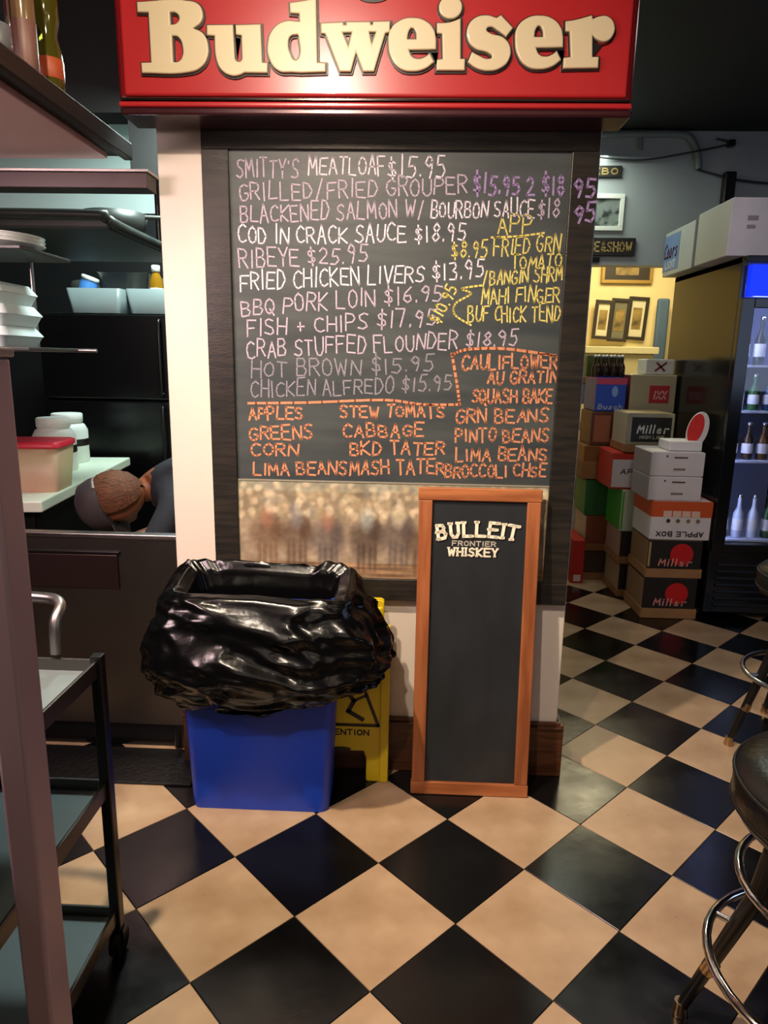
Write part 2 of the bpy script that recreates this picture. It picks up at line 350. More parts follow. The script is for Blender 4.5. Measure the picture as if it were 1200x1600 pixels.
crowd = [(rr.random(), rr.uniform(.62, .97), rr.uniform(.006, .012), rr.uniform(.02, .04), rr.choice([(.85, .76, .58), (.66, .56, .40), (.50, .42, .32), (.80, .70, .55), (.45, .42, .38)]), .7) for _ in range(330)]
allb = crowd + blobs
grid = {}
for b_ in allb:
    for gx in range(int((b_[0] - 2.2 * b_[2]) * 40), int((b_[0] + 2.2 * b_[2]) * 40) + 1): grid.setdefault(gx, []).append(b_)
for j in range(nz_ + 1):
    for i in range(nx_ + 1):
        u, v = i / nx_, j / nz_
        n1 = noise.noise((u * 14, v * 5, 1)); n2 = noise.noise((u * 60, v * 22, 4))
        if v < .16: c = Vector((.60, .44, .29)) + Vector((.24, .18, .12)) * (noise.noise((u * 7, v * 45, 2)))
        elif v < .6: c = Vector((.64, .54, .42)) + Vector((.12, .11, .09)) * n1
        elif v < .9: c = Vector((.60, .52, .38)) + Vector((.14, .13, .10)) * n1
        else: c = Vector((.60, .58, .47)) + Vector((.08, .08, .08)) * n1
        for b_ in grid.get(int(u * 40), []):
            d = ((u - b_[0]) / b_[2]) ** 2 + ((v - b_[1]) / b_[3]) ** 2
            if d < 4:
                k = b_[5] * (1 if d < .6 else max(0, 1 - (d - .6) / 2.2)); c = c.lerp(Vector(b_[4]) * 1.15, k * .62)
        c = c * (1 + .12 * n2); gr = (c.x + c.y + c.z) / 3; c = c.lerp(Vector((gr, gr, gr)), .3)
        vs.append((X0 + (X1 - X0) * u, 2.266, Z0 + (Z1 - Z0) * v)); cols.append(c)
pm = MB(); pm.v = vs
for j in range(nz_):
    for i in range(nx_): pm.f.append((j * (nx_ + 1) + i, j * (nx_ + 1) + i + 1, (j + 1) * (nx_ + 1) + i + 1, (j + 1) * (nx_ + 1) + i)); pm.sm.append(False)
mp_ = bpy.data.materials.new('faded_print'); mp_.use_nodes = True
vc = mp_.node_tree.nodes.new('ShaderNodeVertexColor'); vc.layer_name = 'print'
mp_.node_tree.links.new(vc.outputs[0], mp_.node_tree.nodes['Principled BSDF'].inputs['Base Color']); mp_.node_tree.nodes['Principled BSDF'].inputs['Roughness'].default_value = .3
po = pm.build('race_picture', mp_, board, fix=False); L(po)
ca = po.data.color_attributes.new('print', 'FLOAT_COLOR', 'POINT')
for i, c in enumerate(cols): ca.data[i].color = srgb((max(0, c.x), max(0, c.y), max(0, c.z)))
partlabel(po, 'faded brown horse race picture along the foot of the board')
L(MB().box(-.572, .462, 2.2665, 2.285, .732, 1.061).build('picture_backing', m_card, board))

m_ch_p = mat('chalk_pink', 'D8C6DA', .9, alpha=.8); m_ch_f = mat('chalk_faint', 'B8B0C0', .9, alpha=.55)
m_ch_v = mat('chalk_violet', 'B79CD0', .9, alpha=.8); m_ch_y = mat('chalk_yellow', 'E8D878', .9, alpha=.95); m_ch_o = mat('chalk_orange', 'D8916A', .9, alpha=.92)
m_ch_w = mat('chalk_white', 'F0E6F2', .9, alpha=1)
chr_ = random.Random(5)
def chalk(text, xa, xb, ya, yb, h, m, w=.0042, jit=.35, name='chalk_writing', y=2.2672, gw=.74):
    a = P(xa, ya, y); b = P(xb, yb, y); mb = MB()
    write(mb, text, a.x, b.x, a.z, b.z, h, w, fm(y), jit, gw, chr_)
    o = L(mb.build(name, m, board, fix=False)); o['kind'] = 'stuff'
H = .050
for t in [("SMITTY'S", 368, 468, 278, 277, H, m_ch_p), ('MEATLOAF', 480, 604, 274, 272, H, m_ch_w), ('$15.95', 604, 698, 277, 278, H * 1.1, m_ch_w),
          ('GRILLED/FRIED GROUPER', 372, 732, 314, 302, H, m_ch_p), ('$15.95 2 $18', 738, 884, 303, 304, H * 1.05, m_ch_v),
          ('BLACKENED SALMON W/', 374, 666, 348, 339, H, m_ch_p), ('BOURBON SAUCE', 672, 836, 341, 339, H * .95, m_ch_w), ('$18', 838, 876, 340, 340, H, m_ch_p),
          ('COD IN CRACK SAUCE $18.95', 370, 730, 381, 376, H, m_ch_w), ('RIBEYE $25.95', 372, 576, 419, 410, H, m_ch_p),
          ('FRIED CHICKEN LIVERS $13.95', 374, 758, 455, 434, H * 1.05, m_ch_w), ('BBQ PORK LOIN $16.95', 376, 692, 494, 470, H, m_ch_p),
          ('FISH + CHIPS $17.95', 384, 684, 526, 508, H, m_ch_p), ('CRAB STUFFED FLOUNDER $18.95', 384, 810, 559, 540, H, m_ch_p),
          ('HOT BROWN $15.95', 390, 680, 591, 580, H, m_ch_f), ('CHICKEN ALFREDO $15.95', 390, 708, 622, 610, H, m_ch_f),
          ('APP', 776, 832, 366, 362, H * .95, m_ch_y), ('$8.95 FRIED GRN', 704, 876, 405, 392, H * .95, m_ch_y), ('TOMATO', 798, 878, 421, 417, H * .8, m_ch_y),
          ('/BANGIN SHRM', 752, 880, 447, 438, H * .85, m_ch_y), ('MAHI FINGER', 750, 876, 475, 471, H * .9, m_ch_y), ('BUF CHICK TEND', 730, 876, 503, 502, H * .95, m_ch_y),
          ('CAULIFLOWER', 720, 872, 578, 575, H * .85, m_ch_o), ('AU GRATIN', 760, 872, 600, 597, H * .75, m_ch_o), ('SQUASH BAKE', 736, 864, 630, 630, H * .85, m_ch_o),
          ('GRN BEANS', 710, 858, 661, 660, H * .85, m_ch_o), ('PINTO BEANS', 710, 858, 691, 690, H * .85, m_ch_o), ('LIMA BEANS', 710, 856, 720, 719, H * .85, m_ch_o),
          ('BROCCOLI CHSE', 694, 854, 746, 745, H * .8, m_ch_o), ('APPLES', 388, 474, 657, 654, H * .8, m_ch_o), ('GREENS', 388, 490, 688, 685, H * .85, m_ch_o),
          ('CORN', 390, 468, 713, 711, H * .8, m_ch_o), ('LIMA BEANS', 394, 544, 742, 741, H * .8, m_ch_o), ('STEW TOMATS', 530, 696, 653, 652, H * .75, m_ch_o),
          ('CABBAGE', 534, 664, 684, 682, H * .8, m_ch_o), ('BKD TATER', 545, 696, 712, 710, H * .85, m_ch_o), ('MASH TATER', 545, 696, 742, 740, H * .85, m_ch_o)]:
    chalk(*t, w=.0064 if t[6] in (m_ch_o, m_ch_v) else .0046)
chalk('95', 893, 932, 308, 307, H, m_ch_v, w=.007, y=2.2555, name='frame_writing'); chalk('95', 893, 932, 347, 346, H, m_ch_v, w=.007, y=2.2555, name='frame_writing')
def chalkline(pts, m, w):
    mb = MB(); q = crom([tuple(P(x, y, 2.2672)) for x, y in pts], 5); ribbon(mb, [(p.x, p.z) for p in q], w, fm(2.2672)); L(mb.build('chalk_line', m, board, fix=False))
chalkline([(768, 371), (810, 369), (850, 364)], m_ch_y, .006); chalkline([(752, 446), (722, 451), (736, 459), (712, 474), (711, 492), (736, 508)], m_ch_y, .006)
chalkline([(388, 630), (480, 629), (600, 625), (660, 632), (718, 632)], m_ch_o, .008); chalkline([(718, 632), (714, 600), (706, 553)], m_ch_o, .009)
chalkline([(706, 555), (730, 546), (790, 545), (868, 556)], m_ch_o, .009)
mb = MB(); a = P(684, 508, 2.2672); b = P(716, 450, 2.2672); L_ = math.hypot(b.x - a.x, b.z - a.z); ux, uz = (b.x - a.x) / L_, (b.z - a.z) / L_
write(mb, '$10.95', 0, L_, 0, 0, .036, .005, lambda u, v: (a.x + ux * u - uz * v, 2.2672, a.z + uz * u + ux * v), .4, .74, chr_); L(mb.build('chalk_writing', m_ch_y, board, fix=False))

# ------------------------------------------------------------------ red sign with raised lettering
SY = 2.12
sign = thing('bar_sign', 'long red lightbox sign with raised cream lettering above the menu board', 'sign', (-.13, 2.2, 2.128))
def LS(o): o.location = (.13, -2.2, -2.128); return o
LS(MB().box(-.850, .592, 2.128, 2.284, 2.156, 2.62).build('sign_box', m_red_d, sign, bevel=.022, seg=4))
LS(MB().box(-.828, .572, SY, 2.14, 2.176, 2.60).build('sign_face', m_red, sign, bevel=.008, seg=3))
LS(MB().box(-.838, .584, SY - .001, 2.15, 2.1655, 2.1715).build('trim_strip', mat('trim_dark', '2A2420', .2, metal=.6), sign, bevel=.001))
LS(MB().box(-.846, .588, SY + .002, 2.25, 2.149, 2.164).build('red_lip', m_red, sign, bevel=.005))
LS(MB().box(-.843, .590, SY + .004, 2.25, 2.129, 2.149).build('bottom_rail', mat('sign_bottom', '3E1A22', .25, metal=.3), sign, bevel=.006, seg=3))
def O(sc, ox, pts): return [(ox + p[0] / sc, p[1] / sc, (p[2] if len(p) > 2 else 0)) for p in pts]
def letter(loops):
    """loops: lists of (px,py,smooth) -> raised pillow letter plus dark outline slab"""
    outs = []
    for kind, ext, bev, off, yy, m, nm in (('o', .0030, 0.0, .0046, SY - .0025, m_ink, 'letter_outline'), ('f', .0045, .0038, 0.0, SY - .007, m_cream, 'letter')):
        cu = bpy.data.curves.new(nm, 'CURVE'); cu.dimensions = '2D'; cu.fill_mode = 'BOTH'; cu.extrude = ext; cu.bevel_depth = bev; cu.bevel_resolution = 3; cu.resolution_u = 8; cu.offset = off - bev
        for lp in loops:
            sp = cu.splines.new('BEZIER'); sp.bezier_points.add(len(lp) - 1); sp.use_cyclic_u = True
            for bp_, (x, y, s_) in zip(sp.bezier_points, lp):
                q = P(x, y, SY); bp_.co = (q.x, q.z, 0)
                h = 'AUTO' if s_ else 'VECTOR'; bp_.handle_left_type = h; bp_.handle_right_type = h
        t = bpy.data.objects.new('tmp', cu); C.objects.link(t)
        dg = bpy.context.evaluated_depsgraph_get(); me = bpy.data.meshes.new_from_object(t.evaluated_get(dg))
        bpy.data.objects.remove(t)
        R = Matrix.Rotation(math.pi / 2, 4, 'X'); me.transform(R); me.transform(Matrix.Translation((0, yy, 0)))
        me.materials.clear(); me.materials.append(m)
        for p in me.polygons: p.use_smooth = False
        outs.append((nm, me))
    top = bpy.data.objects.new('letter', outs[1][1]); C.objects.link(top); top.parent = sign; LS(top)
    ol = bpy.data.objects.new('letter_outline', outs[0][1]); C.objects.link(ol); ol.parent = top
E_o = [(640,200,1),(700,142,1),(780,125,1),(860,145,1),(912,200,1),(926,262,0),(925,322,0),(757,326,0),(775,365,1),(815,380,1),(860,366,1),(886,345,0),(913,400,0),(860,440,1),(780,458,1),(700,440,1),(645,372,1),(628,285,1)]
E_h = [(747,258,0),(757,208,1),(775,190,1),(797,210,1),(802,258,0)]
LET = [
 [O(4,200,[(66,26),(390,20,1),(450,42,1),(475,90,1),(466,150,1),(418,190),(480,225,1),(510,300,1),(500,385,1),(455,440,1),(395,462,1),(98,468),(93,404),(155,402),(138,92),(70,90)]),
  O(4,200,[(272,92),(305,93,1),(330,125,1),(312,160,1),(276,168)]), O(4,200,[(285,238),(320,243,1),(352,310,1),(345,375,1),(322,398,1),(292,400)])],
 [O(4,200,[(500,170),(664,168),(676,380),(690,396,1),(712,394,1),(720,378),(716,236),(681,230),(678,170),(836,165),(846,402),(880,404),(878,468),(735,466),(700,482,1),(650,484,1),(592,450,1),(562,390,1),(548,238),(502,234)])],
 [O(4,450,[(15,32),(100,20,1),(181,4),(189,402),(240,406),(240,462),(86,467),(40,464,1),(-60,452,1),(-112,380,1),(-122,290,1),(-92,200,1),(-20,148,1),(76,148),(74,100),(18,96)]),
  O(4,450,[(64,230),(70,240),(72,370,1),(50,388,1),(22,350,1),(8,290,1),(22,240,1)])],
 [O(4,450,[(208,158),(348,152),(352,170),(366,170),(368,150),(516,150),(520,168),(530,168),(534,149),(640,146),(638,214),(610,222),(540,459),(472,460),(428,345),(396,460),(326,460),(236,226),(210,222)]),
  O(4,450,[(346,218),(400,216),(380,300)]), O(4,450,[(510,214),(550,214),(526,285)])],
 [O(4,450,E_o), O(4,450,E_h)],
 [O(4,450,[(930,158),(1005,154,1),(1078,128),(1078,380),(1105,380),(1103,452),(926,452),(930,386),(966,380),(962,226),(930,222)]), O(4,450,[(1015,-12,1),(1088,60,1),(1015,132,1),(942,60,1)])],
 [O(3.871,690,[(356,104),(428,182),(388,235),(340,200,1),(292,176,1),(270,192,1),(292,214,1),(370,240,1),(412,300,1),(400,380,1),(350,425,1),(280,440,1),(210,425,1),(156,388),(182,326),(230,352,1),(276,368,1),(302,356,1),(285,335,1),(200,305,1),(156,250,1),(155,180,1),(196,125,1),(270,106,1),(330,122)])],
 [O(4,647,[(x, y - 14, s) for x, y, s in E_o]), O(4,647,[(x, y - 14, s) for x, y, s in E_h])],
 [O(3.871,690,[(745,142),(800,134,1),(904,106),(908,128),(950,112,1),(1000,114,1),(1038,165,1),(1030,225,1),(990,262,1),(940,255,1),(906,228),(906,356),(944,356),(940,422),(730,426),(733,362),(776,356),(770,206),(745,202)])],
]
for lp in LET: letter(lp)
mb = MB(); e = P(583, -12, SY); disk(mb, e.x, e.z, .052, .026, SY - .004, y2=SY + .002); LS(mb.build('emblem', m_ink, sign))

# ------------------------------------------------------------------ leaning framed whiskey board
wb = thing('standing_chalkboard', 'tall narrow pine-framed blank chalkboard with white lettering leaning on the wall', 'chalkboard', (.2335, 2.142, 0), rx=-math.atan(.088 / 1.05))
w2 = .198; hh = 1.063
MB().box(-w2, -w2 + .044, -.012, .012, .044, hh - .042).build('frame_stile', m_pine, wb, bevel=.003)
MB().box(w2 - .044, w2, -.012, .012, .044, hh - .042).build('frame_stile', m_pine, wb, bevel=.003)
MB().box(-w2 - .003, w2 + .003, -.0125, .0125, hh - .042, hh).build('frame_rail', m_pine_h, wb, bevel=.003)
MB().box(-w2 - .003, w2 + .003, -.0125, .0125, 0, .044).build('frame_rail', m_pine_h, wb, bevel=.003)
MB().box(-w2 + .043, w2 - .043, -.001, .006, .043, hh - .041).build('slate_panel', m_slate, wb)
for zz in (.62, .72, .80, .86, .92, .98): MB().box(-w2 + .0435, -w2 + .048, -.0045, -.001, zz, zz + .028).build('staple', m_ink, wb)
m_lt = mat('printed_cream', 'F2E9CF', .5)
for off, m in ((.004, m_ink), (0, m_lt)):
    mb = MB(); yy = -.0022 if m is m_ink else -.0028
    write(mb, 'BULLEIT', -.138 + off, .128 + off, .889 - off, .893 - off, .046, .0105, fm(yy), 0, .62, arc=.014, serif=.006)
    mb.build('large_lettering' if m is m_lt else 'lettering_shadow', m, wb, fix=False)
    mb = MB(); write(mb, 'WHISKEY', -.102 + off, .068 + off, .838 - off * .6, .838 - off * .6, .026, .0062, fm(yy), 0, .66, serif=.003)
    mb.build('small_lettering' if m is m_lt else 'lettering_shadow', m, wb, fix=False)
mb = MB(); write(mb, 'FRONTIER', -.088, .060, .872, .872, .015, .0034, fm(-.0028), 0, .7); mb.build('small_lettering', mat('printed_grey', 'B9B3A6', .5), wb, fix=False)
MB().box(-w2 + .01, w2 - .01, .013, .020, .01, hh - .01).build('back_panel', m_card, wb)

# ------------------------------------------------------------------ blue bin, bag
bn = thing('trash_bin', 'slim royal blue rubbish bin under the black bag against the wall', 'bin', (-.465, 2.09, 0))
def rrect(hx, hy, r, n=6):
    out = []
    for cx, cy, a0 in ((hx - r, hy - r, 0), (-hx + r, hy - r, 90), (-hx + r, -hy + r, 180), (hx - r, -hy + r, 270)):
        for i in range(n + 1): t = math.radians(a0 + 90 * i / n); out.append((cx + r * math.cos(t), cy + r * math.sin(t)))
    return out
def loft(mb, secs, smooth=True, cap0=True, cap1=False):
    n = len(secs[0][0]); vs = []
    for poly, z in secs: vs += [(p[0], p[1], z) for p in poly]
    fs = [(i * n + j, i * n + (j + 1) % n, (i + 1) * n + (j + 1) % n, (i + 1) * n + j) for i in range(len(secs) - 1) for j in range(n)]
    mb.add(vs, fs, smooth)
    if cap0: mb.add(vs[:n], [tuple(reversed(range(n)))])
    if cap1: mb.add(vs[-n:], [tuple(range(n))])
    return mb
mb = MB(); loft(mb, [(rrect(.226, .080, .03), 0), (rrect(.228, .082, .03), .02), (rrect(.243, .088, .032), .40), (rrect(.25, .093, .034), .74), (rrect(.246, .089, .03), .74), (rrect(.224, .078, .03), .03)], cap0=True, cap1=True)
mb.build('bin_body', m_blue, bn)
mb = MB(); loft(mb, [(rrect(.253, .096, .035), .722), (rrect(.255, .098, .035), .742), (rrect(.244, .087, .03), .742), (rrect(.244, .087, .03), .722), (rrect(.253, .096, .035), .722)], cap0=False); mb.build('bin_rim', m_blue, bn)
bagt = []
def bag():
    n = 220
    base = rrect(1, 1, .35, 12)
    # resample a unit superellipse ring
    ring = [(math.copysign(abs(math.cos(t)) ** .55, math.cos(t)), math.copysign(abs(math.sin(t)) ** .55, math.sin(t))) for t in [2 * math.pi * i / n for i in range(n)]]
    # (hx, hyfront, hyback, z front, z back)
    prof = [(.19, .055, .055, .30, .34), (.20, .063, .063, .50, .56), (.210, .070, .070, .66, .72), (.232, .080, .080, .742, .775), (.268, .110, .100, .754, .805),
            (.290, .130, .100, .744, .800), (.314, .150, .100, .716, .765), (.336, .174, .100, .678, .72), (.354, .196, .100, .635, .66), (.366, .214, .100, .585, .60),
            (.371, .224, .100, .540, .53), (.368, .224, .100, .50, .47), (.350, .210, .100, .46, .44), (.322, .186, .100, .425, .41), (.294, .160, .100, .396, .39), (.274, .138, .100, .375, .38), (.264, .126, .100, .364, .375)]
    K = 5; secs = []
    for i in range(len(prof) - 1):
        for q in range(K):
            t = q / K; secs.append([a + (b - a) * t for a, b in zip(prof[i], prof[i + 1])])
    secs.append(list(prof[-1]))
    mb = MB(); vs = []
    ns = len(secs)
    for i, (hx, hf, hb, zf, zb) in enumerate(secs):
        s_ = i / (ns - 1)
        out = min(1, max(0, (i - 14) / 20))            # wrinkles grow on the outside
        ex = .22 + .36 * min(1, max(0, (i - 20) / 22))
        for j in range(n):
            t_ = 2 * math.pi * j / n; cx = math.copysign(abs(math.cos(t_)) ** ex, math.cos(t_)); cy = math.copysign(abs(math.sin(t_)) ** ex, math.sin(t_))
            x = cx * hx; y = cy * (hf if cy < 0 else hb); k = (1 - cy) / 2; z = zb + (zf - zb) * k
            a = math.atan2(cy, cx)
            p = Vector((math.cos(a) * 2.2, math.sin(a) * 2.2, s_ * 3.0))
            f1 = 1 - abs(noise.noise(Vector((a * 1.3 + s_ * 3.5, s_ * 5.0 - a * .5, 3)))) * 3.2       # long slanting folds
            f2 = 1 - abs(noise.noise(Vector((a * 2.6 - s_ * 4, s_ * 9, 8)))) * 3.0
            w3 = noise.noise(p * 3.5)
            f3 = 1 - abs(noise.noise(Vector((a * 5 + s_ * 6, s_ * 15 - a * 2, 5)))) * 3.5
            d = (.020 * max(f1, -.4) + .012 * max(f2, -.3) + .005 * w3 + .0045 * max(f3, -.2)) * (.06 + out)
            tuck = 1 - .035 * max(0, math.sin(s_ * 21 + a * .6 + 1.5 * noise.noise(p))) ** 2 * out
            rl = math.hypot(x, y); f_ = (rl + d - .018 * out) / rl * tuck
            yb = y * f_
            if cy > 0: yb = min(yb, .098)
            vs.append((x * f_ + .045 * out * max(0, cx) ** 3 * max(0, 1 - abs(s_ - .66) / .25), yb, z + .010 * noise.noise(Vector((a * 3, s_ * 4, 7))) * (1 if i > 10 else .3) + (.010 * math.sin(a * 3 + 1) * out) + .10 * max(0, s_ - .6) * 2.4 * max(0, cx) + (.014 * noise.noise(Vector((a * 5, 1, 2))) + .008 * noise.noise(Vector((a * 13, 4, 2)))) * max(0, 1 - abs(i - 20) / 14) * (1 if cy > 0 else .25)))
    fs = [(i * n + j, i * n + (j + 1) % n, (i + 1) * n + (j + 1) % n, (i + 1) * n + j) for i in range(ns - 1) for j in range(n)]
    mb.add(vs, fs, True)
    mb.add(vs[:n], [tuple(range(n))], True)
    o = mb.build('bin_bag', m_bag, None, loc=(-.450, 2.09, 0)); return tag(o, 'crumpled shiny black rubbish bag draped over the blue bin', 'bag')
bag()

# ------------------------------------------------------------------ yellow wet floor sign
ys = thing('wet_floor_sign', 'yellow plastic folding wet floor sign behind the blue bin', 'sign', (-.19, 2.205, 0))
def ypanel(y0, y1, lean, nm):
    pl = [(-.142, .0), (-.068, 0), (-.068, .09), (-.055, .118), (.055, .118), (.064, .09), (.064, 0.006), (.070, 0), (.134, 0), (.140, .006), (.138, .54), (.118, .60), (.118, .672), (.108, .678), (-.108, .678), (-.118, .672), (-.118, .60), (-.14, .54)]
    mb = MB(); mb.prism(pl, y0, y1)
    mb.v = [(x, y + lean * z, z) for x, y, z in mb.v]
    return mb.build(nm, m_yellow, ys, bevel=.003)
fp = ypanel(-.012, -.004, .0, 'front_panel'); ypanel(.030, .038, -.03, 'back_panel')
MB().box(.110, .142, -.018, -.002, .0, .59).build('side_rib', m_yellow, ys, bevel=.005)
MB().box(-.115, .115, -.016, .030, .60, .655).build('handle_hinge', m_yellow, ys, bevel=.006)
mb = MB(); ribbon(mb, [(-.09, .218), (.02, .45), (.105, .218), (-.09, .218)], .012, fm(-.0128)); ribbon(mb, [(-.02, .36), (.02, .31), (.0, .27), (.05, .24)], .016, fm(-.0128)); ribbon(mb, [(.02, .31), (.06, .33)], .01, fm(-.0128))
mb.build('warning_symbol', m_ink, ys, fix=False)
mb = MB(); write(mb, 'ATTENTION', -.12, .075, .180, .180, .020, .0048, fm(-.0128), 0, .72); mb.build('printed_word', m_ink, ys, fix=False)
mb = MB(); write(mb, 'CAUTION', -.10, .09, .47, .47, .034, .008, fm(-.0128), 0, .72); mb.build('printed_word', m_ink, ys, fix=False)
mb = MB(); disk(mb, -.025, .155 - .03, .036, .008, -.0132); ribbon(mb, [(-.06, .110 + .001), (.01, .110 + .001)], .002, fm(-.0128)); mb.build('printed_badge', m_ink, ys, fix=False)

# ------------------------------------------------------------------ left side: post, bottle shelf, cart
pt = thing('steel_post', 'tall brushed steel post in the left foreground', 'post', (-.577, .93, 0))
MB().box(-.022, .022, -.03, .03, 0, 1.455).build('post_shaft', mat('post_reflection_mauve', 'BFA2A8', .42, metal=.25, var=.12, scale=3, stretch=(1, 1, .15)), pt, bevel=.006, seg=3)  # mauve base colour carries the pink reflection on the steel
MB().box(-.026, .026, -.034, .034, 1.455, 1.468).build('post_cap', m_steel, pt, bevel=.003)
MB().box(-.045, .045, -.045, .045, 0, .008).build('base_plate', m_steel, pt)

m_shelf = mat('shelf_wood_dark', '20140E', .65, spec=.2, col2='1A0F0A', scale=9, stretch=(8, .6, 8), bump=.1)
m_pink_reflection = mat('shelf_underside_reflection', 'C09490', .5, metal=.2)  # pink reflection and extra brightness put into the base colour
sh = thing('bottle_shelf', 'dark wooden overhead shelf holding liquor bottles at upper left', 'shelf', (-1.12, 1.5, 2.02))
MB().box(-.25, .25, -.9, .74, .03, .055).build('shelf_board', m_shelf, sh, bevel=.003)
MB().box(.235, .262, -.9, .74, .018, .066).build('edge_trim', m_shelf, sh, bevel=.004)
MB().box(-.15, .20, -.9, .70, .012, .03).build('underside_panel', m_pink_reflection, sh, bevel=.002)
for y in (-.6, .55): MB().tube([(-.22, y, .05), (-.22, y, .93)], .012).build('hanging_rod', m_blk_metal, sh)
def bottle(loc, label, prof, glass, lab=None, labc=None, cap=None, group='bottles on the overhead shelf'):
    t = thing('liquor_bottle', label, 'bottle', loc, group=group)
    MB().lathe(prof, n=20).build('bottle_body', glass, t)
    r = max(p[0] for p in prof)
    if lab: MB().lathe([(r + .0006, lab[0]), (r + .0012, lab[0] + .001), (r + .0012, lab[1]), (r + .0006, lab[1] + .001)], n=20).build('label_band', labc, t)
    zt = prof[-1][1]; MB().lathe([(.0, zt + .03), (.015, zt + .03), (.0155, zt - .012), (.0, zt - .012)][::-1], n=14).build('bottle_cap', cap or m_blkplastic, t)
    return t
def bp_(r, h, sh_=.62, nk=.014): return [(r * .9, 0), (r, .006), (r, h * sh_), (r * .85, h * (sh_ + .07)), (nk * 1.25, h * (sh_ + .17)), (nk, h * (sh_ + .22)), (nk, h)]
g_amber = mat('amber_glass', 'B04A12', .08, trans=.55); g_dark = mat('dark_glass', '101418', .06); g_green = mat('olive_glass', '55521A', .08, trans=.35); g_tan = mat('tan_glass', '7A6244', .15, trans=.2)
ZB = 2.077
bottle((-.925, 1.56, ZB), 'amber bottle with orange label, nearest on the overhead shelf', bp_(.038, .30), g_amber, (.03, .17), mat('label_orange', '9E441E', .5))
bottle((-.93, 1.66, ZB), 'dark glass bottle just behind the amber bottle on the shelf', bp_(.036, .31), g_dark, (.02, .08), mat('label_silver', '4A4C50', .4))
bottle((-.915, 1.765, ZB), 'tall tan bottle with mauve label on the overhead shelf', bp_(.026, .33, .7), g_tan, (.02, .13), mat('label_mauve', '66463C', .5))
bottle((-.925, 1.895, ZB), 'gold-shouldered bottle with orange band, farthest on the overhead shelf', [(.03, 0), (.033, .006), (.033, .10), (.030, .125), (.022, .155), (.030, .19), (.030, .25), (.012, .31), (.012, .34)], g_green, (.055, .10), mat('label_red_orange', 'AA4A22', .5), mat('gold_cap', 'C8A860', .3, metal=1))
bottle((-1.0, 1.72, ZB), 'clear black-capped bottle in the rear row of the overhead shelf', bp_(.036, .28), g_dark)
bottle((-.985, 1.86, ZB), 'squat dark bottle with grey label in the rear row of the overhead shelf', bp_(.034, .24), g_dark, (.02, .09), mat('label_grey', '9A958A', .5))

ct = thing('utility_cart', 'three-tier metal utility cart at lower left foreground', 'cart', (-.93, 1.08, 0))
m_tray = mat('cart_tray_steel', '7F8C8D', .42, metal=.4, var=.2, scale=3)
for z in (.10, .45, .755):
    t = MB().box(-.235, .235, -.35, .35, z, z + .006).build('tray', m_tray, ct)
    MB().box(-.24, -.232, -.355, .355, z - .006, z + .034).box(.232, .24, -.355, .355, z - .006, z + .034).box(-.24, .24, -.355, -.347, z - .006, z + .034).box(-.24, .24, .347, .355, z - .006, z + .034).build('tray_rim', m_steel_d, t, bevel=.002)
for sx in (-1, 1):
    for sy in (-1, 1):
        lg = MB().box(sx * .236 - .013, sx * .236 + .013, sy * .352 - .013, sy * .352 + .013, .07, .80).build('leg', m_blk_metal, ct, bevel=.003)
        q = MB(); q.tube([(sx * .236 - .012, sy * .352, .034), (sx * .236 + .012, sy * .352, .034)], .034, 18); q.box(sx * .236 - .018, sx * .236 + .018, sy * .352 - .012, sy * .352 + .012, .034, .075); q.build('caster', m_blk_metal, lg)
MB().tube(crom([(-.18, .352, .80), (-.18, .36, .875), (-.17, .40, .90), (-.10, .425, .905), (.08, .425, .905), (.135, .40, .90), (.142, .36, .87), (.142, .352, .80)], 5), .013).build('push_handle', m_steel, ct)

# pass-through bar and partition
pr_ = thing('pass_rail', 'long horizontal steel rail across the kitchen pass beside the cream wall', 'rail', (-2.0, 2.23, 1.95))
MB().box(-1.2, 1.199, -.04, .04, 0, .044).build('rail_bar', mat('rail_steel_red', '2E1C1C', .4, metal=.3), pr_, bevel=.002)
MB().box(-1.2, 1.205, -.046, .044, .044, .052).build('top_strip', m_steel, pr_, bevel=.001)
pn = thing('steel_partition', 'stainless steel half-height partition panel filling the gap left of the blue bin', 'partition', (-1.12, 2.42, 0))
MB().box(-.40, .30, -.07, -.04, .10, .826).build('panel_sheet', m_steel_d, pn, bevel=.004)
MB().box(-.41, .312, -.078, -.036, .826, .842).build('top_edge', m_steel, pn, bevel=.003)
MB().box(-.33, .085, -.078, -.07, .64, .765).build('recessed_panel', mat('panel_red_reflection', '4A3A38', .3, metal=.8), pn, bevel=.003)  # red reflection on the steel put into the panel colour
MB().box(-.335, .095, -.082, -.07, .768, .778).build('finger_pull', m_blk_metal, pn, bevel=.002)
MB().box(-.39, .29, -.05, -.042, .004, .10).build('shade_plate', m_blkplastic, pn)  # black plate added to darken the gap under the panel
tag(MB().box(-1.62, -.73, 2.12, 2.34, 0, .009).build('shade_sheet', mat('shade_black', '0C0D0C', .45, bump=.3, bscale=60), bevel=.003), 'black sheet added on the tiles as shade in front of the steel partition', 'mat')  # black sheet added to darken the floor before the partition
for x in (-.37, .27): MB().lathe([(.016, 0), (.02, .01), (.014, .1)], x, -.055, 12).build('leg', m_blk_metal, pn)

